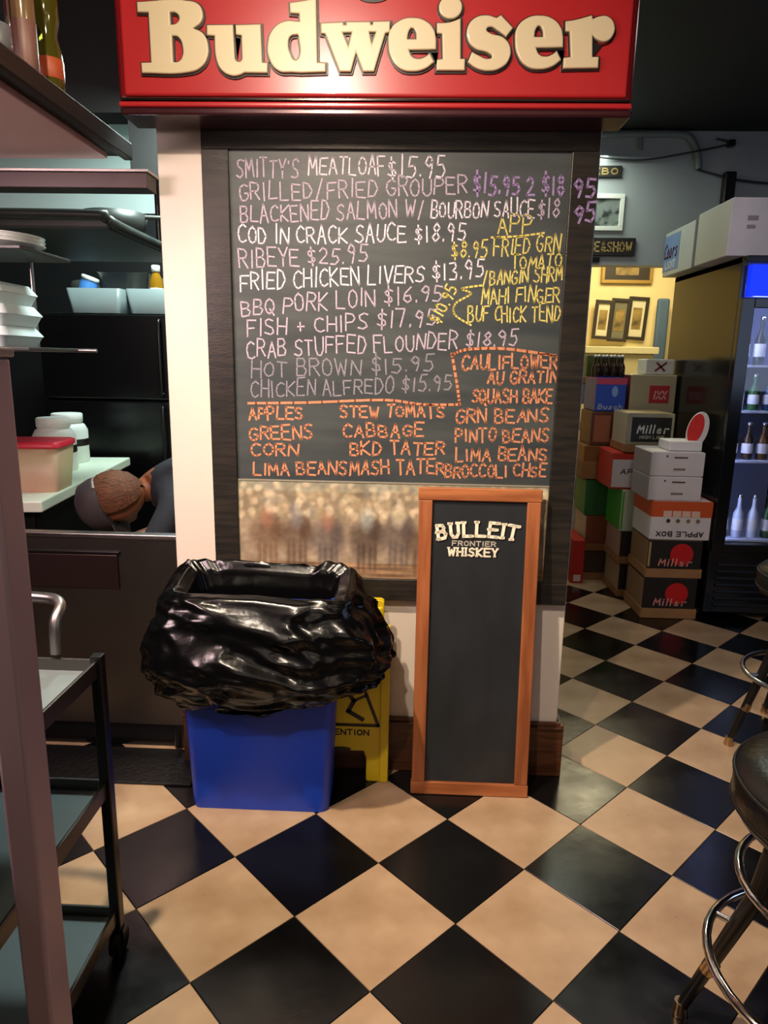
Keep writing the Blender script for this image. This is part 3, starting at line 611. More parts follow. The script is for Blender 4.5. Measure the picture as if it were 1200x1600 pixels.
# ------------------------------------------------------------------ kitchen things
fr = thing('kitchen_refrigerator', 'tall glossy black refrigerator at the back of the kitchen', 'refrigerator', (-1.72, 4.36, 0))
MB().box(-.42, .42, -.30, .34, .03, 1.70).build('fridge_body', m_blkplastic, fr, bevel=.006)
for a in ((.06, 1.205), (1.215, 1.69)):
    d = MB().box(-.415, .415, -.36, -.305, *a).build('door', m_blkplastic, fr, bevel=.010, seg=3)
    zc = (a[0] + a[1]) / 2; MB().tube(crom([(.29, -.36, a[1] - .45 if a[0] < 1 else 1.25), (.29, -.39, a[1] - .42 if a[0] < 1 else 1.27), (.29, -.39, a[1] - .06 if a[0] < 1 else 1.63), (.29, -.36, a[1] - .04 if a[0] < 1 else 1.65)], 4), .009).build('door_handle', m_blk_metal, d)
def tub(name, label, cat, loc, hx, hy, h, m, lid=None, group=None, rz=0):
    t = thing(name, label, cat, loc, rz, group)
    mb = MB(); loft(mb, [(rrect(hx * .86, hy * .86, .02), 0), (rrect(hx, hy, .025), h), (rrect(hx * .97, hy * .97, .022), h), (rrect(hx * .84, hy * .84, .018), .005)], cap1=True); mb.build('tub_body', m, t)
    if lid:
        mb = MB(); loft(mb, [(rrect(hx * 1.05, hy * 1.05, .03), h - .004), (rrect(hx * 1.06, hy * 1.06, .03), h + .016), (rrect(hx * .98, hy * .98, .03), h + .020)], cap1=True); mb.build('lid', lid, t)
    return t
ZF = 1.70
m_frost = mat('frosted_plastic', 'AAB8B8', .35, trans=.45)
tub('storage_tub', 'frosted plastic tub holding a blue can on the refrigerator', 'tub', (-1.82, 4.16, ZF), .16, .13, .135, m_frost)
tub('storage_tub', 'frosted plastic tub at the right end of the refrigerator top', 'tub', (-1.49, 4.16, ZF), .145, .13, .135, m_frost)
t = thing('blue_can', 'light blue can with white lid tilting in the left tub', 'can', (-1.91, 4.10, ZF + .05), ry=.35)
MB().lathe([(.045, 0), (.047, .004), (.047, .14), (.044, .144)]).build('can_body', mat('can_blue', '4A8AD8', .4), t); MB().lathe([(.049, .144), (.05, .147), (.05, .16), (.046, .163)]).build('lid', m_white, t)
t = thing('small_carton', 'small brown carton with navy top inside the left tub', 'box', (-1.74, 4.12, ZF + .008))
MB().box(-.055, .055, -.04, .04, 0, .07).build('carton_body', mat('carton_orange', 'B0713F', .6), t, bevel=.002); MB().box(-.056, .056, -.041, .041, .07, .09).build('carton_top', mat('carton_navy', '1A2B66', .5), t, bevel=.002)
t = thing('oil_bottle', 'small amber oil bottle with white cap in the right tub', 'bottle', (-1.475, 4.10, ZF + .012))
MB().lathe([(.035, 0), (.038, .005), (.038, .17), (.02, .215), (.016, .225)]).build('bottle_body', mat('oil_amber', 'C08A20', .15, trans=.4), t); MB().lathe([(.022, .222), (.024, .225), (.024, .255), (.02, .258)]).build('bottle_cap', m_white, t); MB().lathe([(.0386, .05), (.0392, .052), (.0392, .13), (.0386, .132)]).build('label_band', m_white, t)
t = thing('metal_pan', 'grey steel pan lying across the two tubs on the refrigerator', 'pan', (-1.665, 4.215, ZF + .137))
mb = MB(); loft(mb, [(rrect(.13, .10, .02), 0), (rrect(.15, .12, .02), .09), (rrect(.158, .128, .022), .093), (rrect(.145, .115, .02), .09), (rrect(.125, .095, .02), .006)], cap1=True); mb.build('pan_body', m_steel_d, t)
for i, (x, y, z, r, lb) in enumerate(((-2.04, 4.42, ZF, .09, 'dark grey mixing bowl upside down at the left of the refrigerator top'), (-1.62, 4.55, ZF, .12, 'dark pot behind the steel pan on the refrigerator'))):
    t = thing('cooking_pot', lb, 'pot', (x, y, z)); h_ = .26 if i else .22
    MB().lathe([(r * .95, 0), (r, .01), (r, h_ * .8), (r * .8, h_ * .95), (.02, h_)]).build('pot_body', mat('dark_enamel', '3A3B36', .5), t)
    MB().lathe([(.018, h_ - .005), (.02, h_ + .015), (.0, h_ + .02)]).build('lid_knob', m_blk_metal, t)

cn = thing('prep_counter', 'white-topped prep counter behind the steel cabinet in the kitchen', 'counter', (-1.50, 3.15, 0), rz=.122)
m_ctop = mat('counter_white', 'DDE6D2', .45)
MB().box(-.80, 0, -.56, .70, .855, .90).build('worktop', m_ctop, cn, bevel=.006); MB().box(-.78, -.03, -.50, .66, .05, .855).build('counter_base', m_blkplastic, cn)
MB().box(-.76, -.05, -.51, -.50, .55, .84).build('drawer', m_blk_metal, cn, bevel=.004)
t = tub('food_tub', 'clear square food tub with bright red lid on the white counter', 'tub', (-1.585, 2.86, .90), .128, .11, .19, mat('tub_peach', 'E3B79A', .4, col2='E8D9A8', scale=3, trans=.25), mat('lid_red', 'E8344A', .35), rz=.122)
for (x, y, lb) in ((-1.76, 3.36, 'large white screw-top jar behind the red-lidded tub'), (-1.83, 3.64, 'white jar half hidden behind the large white jar on the counter')):
    t = thing('white_jar', lb, 'jar', (x, y, .90))
    MB().lathe([(.095, 0), (.10, .008), (.10, .17), (.085, .20), (.07, .21), (.07, .215)]).build('jar_body', m_white, t)
    MB().lathe([(.074, .212), (.078, .216), (.078, .256), (.072, .26)], n=28).build('lid', m_white, t)
    MB().lathe([(.1004, .09), (.101, .092), (.101, .125), (.1004, .127)]).build('label_band', m_ink, t)

hd = thing('overhead_rack', 'dark overhead pot rack shelf above the kitchen counter', 'rack', (-1.62, 3.0, 1.93))
m_rack = mat('rack_dark', '3A3D3B', .45, metal=.5, var=.3)
MB().box(-.6, .50, -.35, .55, -.015, .02).build('rack_shelf', m_rack, hd, bevel=.008); MB().tube(crom([(-.6, -.37, .03), (.40, -.37, .03), (.49, -.35, .02), (.52, -.25, .0), (.52, .5, .0)], 5), .018).build('rack_rail', m_rack, hd)
for x in (-.5, .42): MB().tube([(x, .4, .02), (x, .4, 1.018)], .012).build('hanging_rod', m_blk_metal, hd)
t = thing('hanging_pan', 'dark round pan resting on the right end of the overhead rack', 'pan', (-1.22, 2.95, 1.951)); MB().lathe([(.10, 0), (.12, .01), (.13, .07), (.124, .07), (.11, .012), (.0, .010)]).build('pan_body', m_rack, t); MB().tube([(.12, 0, .06), (.26, .05, .065)], .009).build('handle', m_rack, t)
t = thing('fluorescent_light', 'bright white fluorescent ceiling light in the kitchen', 'lamp', (-1.35, 4.5, 2.95))
MB().box(-.6, .5, -.12, .12, -.05, 0).build('housing', m_white, t, bevel=.004); MB().box(-.58, .48, -.10, .10, -.062, -.05).build('diffuser', mat('tube_glow', 'C8FFF6', .5, emit=6), t, bevel=.003)

# pass shelves with takeaway boxes and plates
rk = thing('pass_shelf', 'two-level wire shelf at the left edge holding takeaway boxes and plates', 'shelf', (-1.45, 2.05, 0))
for z in (1.470, 1.735):
    MB().box(-.5, .40, -.14, .14, z, z + .010).build('shelf_plate', m_rack, rk, bevel=.002)
for x in (-.48, -.30):
    for y in (-.13, .13): MB().tube([(x, y, 0), (x, y, 1.95)], .011).build('upright', m_steel, rk)
MB().tube([(-.5, .145, 1.475), (.46, .145, 1.475)], .006).build('rail', m_steel, rk); MB().tube([(.28, .13, 1.48), (.28, .13, 1.74)], .007).build('rail', m_steel, rk)
m_foam = mat('white_foam', 'D9EEEC', .55)
for i in range(3):
    z = 1.4805 + i * .0595; lb = ('lowest', 'middle', 'topmost')[i]
    t = thing('takeaway_box', 'white foam takeaway box, %s of the stack at the left edge' % lb, 'box', (-1.245 + (.004, .006, -.004)[i], 2.05, z), group='foam takeaway boxes at the left edge')
    s1 = [(rrect(.095, .095, .02), 0), (rrect(.108, .108, .024), .028), (rrect(.111, .111, .024), .031)]; mb = MB(); loft(mb, s1, cap1=True); mb.build('box_base', m_foam, t)
    mb = MB(); loft(mb, [(rrect(.112, .112, .024), .0315), (rrect(.110, .110, .024), .036), (rrect(.094, .094, .02), .059)], cap1=True); mb.build('box_lid', m_foam, t)
m_china = mat('white_china', 'DCE4DE', .2)
for i in range(3):
    t = MB().lathe([(.07, 0), (.075, .004), (.125, .016), (.128, .019), (.074, .009), (.0, .008)], n=32).build('plate', m_china, loc=(-1.19, 2.04, 1.746 + i * .0105))
    tag(t, 'white dinner plate, %s of the stack on the upper pass shelf' % ('bottom', 'middle', 'top')[i], 'plate', 'white plates on the upper pass shelf')
t = MB().lathe([(.035, 0), (.04, .004), (.066, .05), (.068, .054), (.062, .054), (.036, .01), (.0, .009)], n=28).build('bowl', m_china, loc=(-1.27, 2.02, 1.781)); tag(t, 'small white bowl on top of the plate stack at upper left', 'bowl')

# ------------------------------------------------------------------ cook bending over
pp = thing('person', 'cook in navy shirt and dark cap bending forward in the kitchen', 'person', (-.60, 2.78, 0))
def skinned(name, nodes, edges, m, parent, sub=2, root=0):
    me = bpy.data.meshes.new(name); me.from_pydata([n_[0] for n_ in nodes], edges, []); o = bpy.data.objects.new(name, me); C.objects.link(o)
    sk = o.modifiers.new('s', 'SKIN'); me.skin_vertices[0].data
    for i, n_ in enumerate(nodes): me.skin_vertices[0].data[i].radius = (n_[1], n_[2] if len(n_) > 2 else n_[1]); me.skin_vertices[0].data[i].use_root = (i == root)
    sk.use_smooth_shade = True
    ss = o.modifiers.new('d', 'SUBSURF'); ss.levels = sub; ss.render_levels = sub
    dg = bpy.context.evaluated_depsgraph_get(); m2 = bpy.data.meshes.new_from_object(o.evaluated_get(dg)); bpy.data.objects.remove(o)
    m2.materials.clear(); m2.materials.append(m)
    for p in m2.polygons: p.use_smooth = True
    o = bpy.data.objects.new(name, m2); C.objects.link(o); o.parent = parent; return o
m_skin = mat('skin', '8A5236', .5, var=.1, scale=12); m_navy = mat('navy_cloth', '171922', .85, var=.2, scale=20, bump=.2); m_hair = mat('brown_hair', '6E4022', .7, col2='432410', scale=30, stretch=(1, 6, 6), bump=.5)
m_pants = mat('black_trousers', '0C0C0E', .8); m_cap = mat('charcoal_cap', '3A3234', .8, var=.15, scale=10)
# local coordinates: hips at origin x, camera side is -y, head towards -x
hip = (0.02, .06, .92)
N = [(hip, .15, .14), ((-.12, .10, .99), .15, .14), ((-.28, .13, .99), .155, .13), ((-.43, .12, .955), .15, .13), ((-.49, .05, .92), .06, .06), ((-.53, .0, .90), .05),   # spine, neck, head base 5
     ((-.34, -.07, .88), .065), ((-.42, -.20, .70), .05), ((-.58, -.13, .64), .038), ((-.63, -.10, .63), .03),      # near arm 6-9
     ((-.34, .30, .88), .065), ((-.46, .28, .70), .05), ((-.62, .12, .66), .038), ((-.67, .09, .655), .03),          # far arm 10-13
     ((.04, -.05, .80), .10), ((-.04, -.06, .48), .07), ((.05, -.06, .12), .048), ((-.05, -.07, .045), .04),         # near leg 14-17
     ((.04, .17, .80), .10), ((-.02, .18, .48), .07), ((.07, .18, .12), .048), ((-.03, .19, .045), .04)]
Eg = [(0, 1), (1, 2), (2, 3), (3, 4), (4, 5), (3, 6), (6, 7), (7, 8), (8, 9), (3, 10), (10, 11), (11, 12), (12, 13), (0, 14), (14, 15), (15, 16), (16, 17), (0, 18), (18, 19), (19, 20), (20, 21)]
body = skinned('body', N, Eg, m_navy, pp)
body.data.materials.append(m_skin); body.data.materials.append(m_pants)
for p in body.data.polygons:
    c = p.center
    if c.x < -.455 and (c.z > .82 or c.x < -.5): p.material_index = 1
    if c.z < .78 and c.x > -.25: p.material_index = 2
# head: axis points left and slightly down, face towards the floor
hm = Matrix.Translation((-.60, -.03, .885)) @ Matrix.Rotation(math.radians(-108), 4, 'Y') @ Matrix.Rotation(math.radians(168), 4, 'Z')   # local z = crown direction
mb = MB(); vs = []; nn = 28; kk = 20
for i in range(kk + 1):
    ph = math.pi * i / kk
    for j in range(nn):
        t_ = 2 * math.pi * j / nn; x, y, z = math.sin(ph) * math.cos(t_), math.sin(ph) * math.sin(t_), -math.cos(ph)
        r_ = Vector((x * .098, y * .076, z * .118))
        if z < 0: r_.x *= 1 - .12 * (-z); r_.y *= 1 - .25 * (-z)
        if x > .8 and abs(y) < .28 and -.35 < z < .1: r_.x += .018 * (1 - abs(y) / .28)      # nose
        if x > .7 and .18 < abs(y) < .5 and 0 < z < .25: r_.x -= .010                          # eye sockets
        vs.append(hm @ r_)
mb.add(vs, [(i * nn + j, i * nn + (j + 1) % nn, (i + 1) * nn + (j + 1) % nn, (i + 1) * nn + j) for i in range(kk) for j in range(nn)], True)
hd_ = mb.build('head', m_skin, pp)
for s_ in (-1, 1):
    mb = MB(); mb.lathe([(.0, -.022), (.012, -.016), (.016, 0), (.012, .016), (0, .022)], mtx=hm @ Matrix.Translation((0, s_ * .077, -.005)) @ Matrix.Scale(.45, 4, (0, 1, 0)), n=12); mb.build('ear', m_skin, hd_)
    mb = MB(); mb.lathe([(.0, -.008), (.007, -.004), (.0085, 0), (.007, .004), (0, .008)], mtx=hm @ Matrix.Translation((.082, s_ * .030, .015)), n=10); mb.build('eye', m_ink, hd_)
mb = MB(); vs = []
for i in range(kk + 1):                                     # hair: shell over the back and top of the head
    ph = math.pi * (.06 + .82 * i / kk)
    for j in range(nn):
        t_ = math.radians(75) + math.radians(210) * j / (nn - 1); x, y, z = math.sin(ph) * math.cos(t_), math.sin(ph) * math.sin(t_), -math.cos(ph)
        k_ = 1 + .04 * noise.noise((x * 8, y * 8, z * 8)); vs.append(hm @ Vector((x * .118 * k_ - .006, y * .092 * k_, z * .122 * k_)))
mb.add(vs, [(i * nn + j, i * nn + j + 1, (i + 1) * nn + j + 1, (i + 1) * nn + j) for i in range(kk) for j in range(nn - 1)], True); mb.build('hair', m_hair, pp, fix=False)
mb = MB(); mb.lathe([(.112, .0), (.115, .012), (.114, .05), (.101, .095), (.066, .122), (.02, .134), (.0, .135)], mtx=hm @ Matrix.Translation((0, 0, .03)) @ Matrix.Scale(.86, 4, (0, 1, 0)), n=28); cp = mb.build('cap', m_cap, pp)
mb = MB(); pl = [(.07, -.07), (.12, -.075), (.165, -.045), (.178, 0), (.165, .045), (.12, .075), (.07, .07)]; mb.prism(pl, .030, .036, axis='z'); mb.v = [tuple(hm @ Vector(v)) for v in mb.v]; mb.build('brim', m_cap, cp)
mb = MB(); mb.tube([hm @ Vector((-.112 * math.cos(k * .35), .097 * math.sin(k * .35), .038 + .012 * (1 - abs(k) / 2))) for k in (-2, -1, 0, 1, 2)], .007, 8); partlabel(mb.build('strap', mat('cap_strap', '8E8680', .6), cp), 'light grey strap at the back of the cap')
def hand(wr, d, up):
    wr = Vector(wr); d = Vector(d).normalized(); up = Vector(up).normalized(); side = d.cross(up).normalized()
    nodes = [(tuple(wr), .022, .018), (tuple(wr + d * .05), .034, .015), (tuple(wr + d * .08), .036, .013)]; ed = [(0, 1), (1, 2)]
    for k, ln in zip((-1.5, -.5, .5, 1.5), (.055, .068, .072, .062)):
        b0 = len(nodes); base = wr + d * .085 + side * k * .019
        nodes += [(tuple(base), .009), (tuple(base + d * ln * .5 - up * .006), .0085), (tuple(base + d * ln * .9 - up * .026), .007)]; ed += [(2, b0), (b0, b0 + 1), (b0 + 1, b0 + 2)]
    b0 = len(nodes); base = wr + d * .03 + side * .036; nodes += [(tuple(base), .012), (tuple(base + side * .022 + d * .03), .010), (tuple(base + side * .026 + d * .058 - up * .01), .008)]; ed += [(0, b0), (b0, b0 + 1), (b0 + 1, b0 + 2)]
    return nodes, ed
for wr, d, up in (((-.63, -.10, .63), (-1, .25, -.2), (0, 0, 1)), ((-.67, .09, .655), (-1, -.25, -.25), (0, 0, 1))):
    n_, e_ = hand(wr, d, up); skinned('hand', n_, e_, m_skin, pp, sub=1)
mb = MB()
for y in (-.065, .185): loft(mb, [([(a[0] - .02 - .05 * (k_ == 0), a[1] + y) for a in rrect(.12, .045, .03, 4)], z) for k_, z in enumerate((0, .03))] + [([(a[0] + .03, a[1] + y) for a in rrect(.065, .04, .03, 4)], .09)], cap1=True)
mb.build('shoes', m_blkplastic, pp)

# ------------------------------------------------------------------ bar stools
def make_stool():
    t = thing('bar_stool', 's', 'stool', (0, 0, 0), group='black vinyl bar stools along the right side')
    s_ = MB().lathe([(.0, .61), (.18, .61), (.218, .625), (.228, .65), (.228, .695), (.220, .714), (.16, .730), (.08, .737), (0, .739)], n=48).build('seat', m_vinyl, t)
    q = MB(); q.tube([(.227 * math.cos(a), .227 * math.sin(a), .700) for a in [2 * math.pi * i / 48 for i in range(48)]], .0045, 6, closed=True); q.build('piping', m_vinyl, s_)
    q = MB(); q.tube([(.226 * math.cos(a), .226 * math.sin(a), .645) for a in [2 * math.pi * i / 48 for i in range(48)]], .0045, 6, closed=True); q.build('piping', m_vinyl, s_)
    MB().lathe([(.13, .585), (.14, .59), (.14, .62)], n=24).build('swivel_plate', m_blk_metal, t)
    for k in range(4):
        a = math.radians(45 + 90 * k); c, s = math.cos(a), math.sin(a)
        lg = MB().tube([(c * .125, s * .125, .60), (c * .155, s * .155, .40), (c * .275, s * .275, .02)], [.021, .019, .0125], 14).build('leg', m_blk_metal, t)
        MB().lathe([(.017, 0), (.018, .004), (.015, .022), (.0145, .035)], c * .276, s * .276, 14).build('floor_glide', m_brass, lg)
        MB().tube([(c * .222, s * .222, .180), (c * .232, s * .232, .150)], .0168, 14).build('leg_collar', m_brass, lg)
    rg = [(.235 * math.cos(a), .235 * math.sin(a), .30) for a in [2 * math.pi * i / 40 for i in range(40)]]
    MB().tube(rg, .0095, 10, closed=True).build('foot_ring', m_chrome, t)
    q = MB()
    for k in range(4):
        a = math.radians(45 + 90 * k); c, s = math.cos(a), math.sin(a); q.tube([(c * .19, s * .19, .30), (c * .236, s * .236, .30)], .007, 8)
    q.build('ring_bracket', m_chrome, t)
    return t
st = make_stool()
def copy_tree(o, parent=None):
    c = o.copy(); C.objects.link(c)
    if parent is not None: c.parent = parent
    for ch in list(o.children): copy_tree(ch, c)
    return c
for i, (x, y, rz, lb) in enumerate(((.860, 1.155, .05, 'black vinyl bar stool nearest the camera, its round seat cut by the right edge'),
                                    (1.565, 2.53, math.pi / 4, 'farther black bar stool, its leg standing on the tiles before the dark cooler'))):
    o = st if i == 0 else copy_tree(st)
    o.location = (x, y, 0); o.rotation_euler = (0, 0, rz); o['label'] = lb
MB().tube([(.196 * math.cos(a), .196 * math.sin(a), .49) for a in [2 * math.pi * i / 40 for i in range(40)]], .0085, 10, closed=True).build('foot_ring', m_chrome, st)

# ------------------------------------------------------------------ drinks cooler
cl = thing('drinks_cooler', 'tall black glass-door drinks cooler glowing blue at the right edge', 'cooler', (2.13, 4.42, 0))
m_cool = mat('cooler_black', '121417', .16, var=.2, scale=3)
X0c, X1c, Y0c, Y1c = -.385, .42, -.52, .50
MB().box(X0c, X0c + .03, Y0c + .05, Y1c, .05, 2.035).build('side_panel', m_cool, cl, bevel=.004)
MB().box(X1c - .03, X1c, Y0c + .05, Y1c, .05, 2.035).build('side_panel', m_cool, cl, bevel=.004)
MB().box(X0c + .03, X1c - .03, Y1c - .03, Y1c, .05, 2.0).build('back_panel', mat('cooler_inside', 'BFC8E8', .5), cl)
MB().box(X0c, X1c, Y0c, Y1c, 2.0, 2.035).build('top_panel', m_cool, cl, bevel=.004)
MB().box(X0c, X1c, Y0c + .02, Y1c - .03, .05, .42).build('base_grille', m_cool, cl, bevel=.004)
for k in range(7): MB().box(X0c + .05, X1c - .05, Y0c + .008, Y0c + .02, .09 + k * .04, .105 + k * .04).build('grille_slat', m_blk_metal, cl, bevel=.002)
hdm = MB().box(X0c + .035, X1c - .02, Y0c + .004, Y0c + .05, 1.83, 1.99).build('header_sign', mat('header_blue', '0A2BFF', .4, emit=1.3), cl)
dr = MB().box(X0c, X0c + .07, Y0c, Y0c + .045, .42, 1.82).box(X1c - .07, X1c, Y0c, Y0c + .045, .42, 1.82).box(X0c + .07, X1c - .07, Y0c, Y0c + .045, .42, .47).box(X0c + .07, X1c - .07, Y0c, Y0c + .045, 1.77, 1.82).build('door_frame', m_cool, cl, bevel=.004)
MB().box(X0c + .07, X1c - .07, Y0c + .02, Y0c + .024, .47, 1.77).build('glass_pane', m_glass, dr)
MB().tube([(X1c - .035, Y0c - .03, .9), (X1c - .035, Y0c - .03, 1.4)], .012).build('door_handle', m_steel, dr)
m_wire = mat('shelf_white', 'CFD8F0', .4)
for z in (.47, .93, 1.21, 1.46):
    MB().box(X0c + .035, X1c - .035, Y0c + .07, Y1c - .04, z, z + .012).build('shelf', m_wire, cl)
MB().tube([(X0c + .06, Y0c + .065, .5), (X0c + .06, Y0c + .065, 1.78)], .010).build('lamp_tube', mat('cooler_tube', 'B9C8FF', .5, emit=22), cl)
MB().box(X0c + .1, X1c - .1, Y0c + .07, Y0c + .1, 1.795, 1.81).build('lamp_tube', mat('cooler_tube', 'B9C8FF', .5, emit=22), cl)
bc = random.Random(11)
cols_ = ['10151E', '2F5A2A', '3A2A1A', 'B0B8C8', '1E3A5A', '5A3A1A', 'C8D0E0', '1A2A1E']
i = 0
for zi, z in enumerate((.483, .943, 1.223, 1.473)):
    for k in range(5):
        x = 2.13 + X0c + .105 + k * .085; m = mat('cooler_drink_%d' % (i % 8), cols_[(i * 3) % 8], .15); i += 1
        hgt = (.24, .20, .19, .25)[zi]
        t = thing('drink_bottle', '%s bottle on the %s shelf of the drinks cooler' % (('leftmost', 'second', 'middle', 'fourth', 'rightmost')[k], ('lowest', 'second lowest', 'second highest', 'highest')[zi]), 'bottle', (x, 4.42 + Y0c + .14, z), group='bottles inside the drinks cooler')
        MB().lathe(bp_(.029, hgt, .55, .011), n=14).build('bottle_body', m, t); MB().lathe([(.0, hgt + .012), (.014, hgt + .010), (.014, hgt - .006), (.0, hgt - .006)][::-1], n=12).build('bottle_cap', m_chrome, t)
        MB().lathe([(.0293, hgt * .18), (.030, hgt * .19), (.030, hgt * .45), (.0293, hgt * .46)], n=14).build('label_band', m_paper, t)

# ------------------------------------------------------------------ cartons
def carton(name, label, x0, x1, y0, y1, z0, z1, col, top=None, topc=None, prints=(), group='beer cartons stacked beside the drinks cooler', rz=0, side=None, tray=None, bandz=None):
    cx, cy = (x0 + x1) / 2, (y0 + y1) / 2; hx, hy, h = (x1 - x0) / 2, (y1 - y0) / 2, z1 - z0
    t = thing(name, label, 'box', (cx, cy, z0), rz, group)
    zb = tray if tray else 0
    MB().box(-hx, hx, -hy, hy, 0 if not tray else .004, h).build('carton_body', mat('card_' + col, col, .5, var=.08, scale=9), t, bevel=.004)
    MB().box(-hx + .01, -.002, -hy + .004, hy - .004, h, h + .0025).box(.002, hx - .01, -hy + .004, hy - .004, h, h + .0025).build('top_flaps', mat('card_' + (topc or col), topc or col, .5), t)
    if tray:
        e = .007; q = MB(); q.box(-hx - e, hx + e, -hy - e, -hy - .001, 0, tray).box(-hx - e, hx + e, hy + .001, hy + e, 0, tray).box(-hx - e, -hx - .001, -hy, hy, 0, tray).box(hx + .001, hx + e, -hy, hy, 0, tray).box(-hx - e, hx + e, -hy - e, hy + e, 0, .003); q.build('cardboard_tray', m_card, t)
    if bandz:
        z_, c_ = bandz; MB().box(-hx - .001, hx + .001, -hy - .001, hy + .001, z_, h + .001).build('colour_band', mat('card_' + c_, c_, .5), t)
    if side: MB().box(-hx - .0012, -hx, -hy + .004, hy - .004, .004, h - .004).build('side_print', mat('card_' + side, side, .5), t)
    yf = -hy - .0022
    for p in prints:
        if p[0] == 'disk': q = MB(); disk(q, p[1] * hx, p[2] * h, p[3], p[4], yf, ang=(p[6] if len(p) > 6 else 0)); q.build('round_logo', mat('ink_' + p[5], p[5], .5), t, fix=True)
        if p[0] == 'rect': MB().box(p[1] * hx, p[2] * hx, yf, yf + .001, p[3] * h, p[4] * h).build('printed_panel', mat('ink_' + p[5], p[5], .5), t)
        if p[0] == 'text':
            _, s, a, b, z_, hh_, w_, c_ = p[:8]; q = MB(); fl = p[8] if len(p) > 8 else False
            f_ = (lambda u, v: (u, yf - .0008, v)) if not fl else (lambda u, v, zz=z_: (-u, yf - .0008, 2 * zz * h + hh_ - v))
            write(q, s, a * hx, b * hx, z_ * h, z_ * h, hh_, w_, f_, 0, .72, slant=.15 if not fl else 0); q.build('printed_word', mat('ink_' + c_, c_, .5), t, fix=False)
    return t
mil = [('disk', .25, .63, .066, .066, 'C01418'), ('text', 'Miller', -.62, .68, .33, .042, .0075, 'D88C88')]
Xa, Xb = 1.392, 1.722
# front column
carton('beer_case', 'black beer case with red disc logo, lowest of the front column on the floor', Xa, Xb - .02, 3.93, 4.24, 0, .245, '1A1712', topc='A78F60', prints=mil, side='8A6E50', tray=.062)
carton('beer_case', 'black beer case with red disc logo, second from the floor in the front column', Xa + .005, Xb - .015, 3.93, 4.24, .25, .475, '1A1712', topc='A78F60', prints=mil + [('rect', -.98, -.9, .3, .95, 'A78F60')], side='8A6E50', tray=.055)
carton('apple_box', 'upside-down white and orange fruit drink carton in the front column', Xa, Xb + .012, 3.925, 4.24, .48, .705, 'D4CFD2', bandz=(.135, 'C4501E'),
       prints=[('text', 'APPLE BOX', -.8, .8, .10, .026, .006, '2A2622', True)] + [('disk', k, .50, .012, .012, c) for k, c in ((-.42, '3A3030'), (-.1, '6E5A3C'), (.24, '8A7040'), (.56, '7A6A50'))] + [('rect', a, a + .27, .60, .76, 'D9B9A8') for a in (-.6, -.29, .02, .33)])
for i, z in enumerate((.709, .849)):
    carton('white_carton', 'plain white carton with dark handle slots, %s of the pair in the front column' % ('lower', 'upper')[i], Xa - .028, Xb - .06, 3.93, 4.24, z, z + .136, 'CFCACD',
           prints=[('rect', -.15, .35, .76, .82, '5A4238'), ('rect', -.15, .30, .26, .34, '7A6A68'), ('disk', -.42, .84, .006, .006, '5A5A60')], side='9A9498')
t = thing('open_carton_flap', 'small white carton with a raised rounded lid bearing a red oval, atop the front column', 'box', (1.60, 4.06, .989))
MB().box(-.13, .055, -.09, .09, 0, .055).build('carton_body', m_paper, t, bevel=.006)
mb = MB(); disk(mb, .045, .115, .058, .105, -.03, ang=-.22, y2=-.012); mb.build('raised_lid', m_paper, t, bevel=.002)
mb = MB(); disk(mb, .030, .125, .043, .085, -.033, ang=-.22, y2=-.0305); mb.build('red_oval', mat('ink_D02A20', 'D02A20', .5), t)
# second column
carton('beer_case', 'black beer case in a cardboard tray, lowest of the middle column', 1.36, 1.66, 4.30, 4.62, 0, .215, '23201C', side='A89078', tray=.05)
carton('beer_case', 'black beer case in a cardboard tray, second from the floor in the middle column', 1.35, 1.66, 4.30, 4.62, .22, .43, '2A241C', side='B08C80', tray=.05)
carton('green_carton', 'bright green and white carton in the middle column below the red carton', 1.335, 1.63, 4.30, 4.62, .435, .70, 'C9D6C6', side='3F9A2E', prints=[('rect', -.98, -.9, .05, .95, '58B040')])
carton('red_carton', 'bright red carton with white panel in the middle column', 1.255, 1.60, 4.30, 4.62, .705, .93, 'C23022', prints=[('rect', -.98, .98, .05, .82, 'D0CFD6'), ('text', 'APPLE', -.72, .55, .42, .03, .006, '2A2622')])
carton('beer_case', 'black carton with white script lettering in a tray atop the red carton', 1.325, 1.61, 4.30, 4.60, .935, 1.175, '9A9580', topc='A78F60', prints=[('rect', -.80, .88, .28, .90, '101010'), ('text', 'Miller', -.6, .8, .50, .05, .008, 'D8DCD8'), ('text', 'HIGH LIFE', -.45, .6, .36, .018, .004, 'B8BCA8')], side='B8AC98', tray=.05)
# third column
carton('beer_case', 'grey-brown carton at the bottom of the rear column', 1.22, 1.60, 4.66, 4.96, 0, .20, '4A3A2C', tray=.05)
carton('beer_case', 'reddish-brown carton in the rear column with a cream splash', 1.22, 1.60, 4.66, 4.96, .205, .45, '8A4A32', side='C8B8A8', tray=.05)
carton('green_carton', 'dark green carton in the rear column', 1.20, 1.60, 4.66, 4.96, .455, .70, '2F6A3A', side='4A8A50')
carton('open_tray', 'brown cardboard tray in the rear column behind the red carton', 1.17, 1.56, 4.66, 4.96, .705, .93, '8A5C34', side='9A6A3C', tray=.12)
carton('brown_carton', 'reddish-brown printed carton under the blue carton', 1.20, 1.56, 4.66, 4.96, .935, 1.155, '6A4030', prints=[('rect', -.9, -.3, .1, .9, 'A86A50'), ('disk', .2, .5, .03, .05, 'A08C6C')])
carton('blue_carton', 'bright blue beer carton with pink top band in the rear column', 1.215, 1.41, 4.66, 4.96, 1.16, 1.375, '2C56C8', bandz=(.175, 'C84A6A'), prints=[('text', 'Busch', -.85, .85, .07, .03, .006, 'D8E4F8'), ('disk', .25, .6, .02, .035, '8AB0F0')], side='5A5A8A')
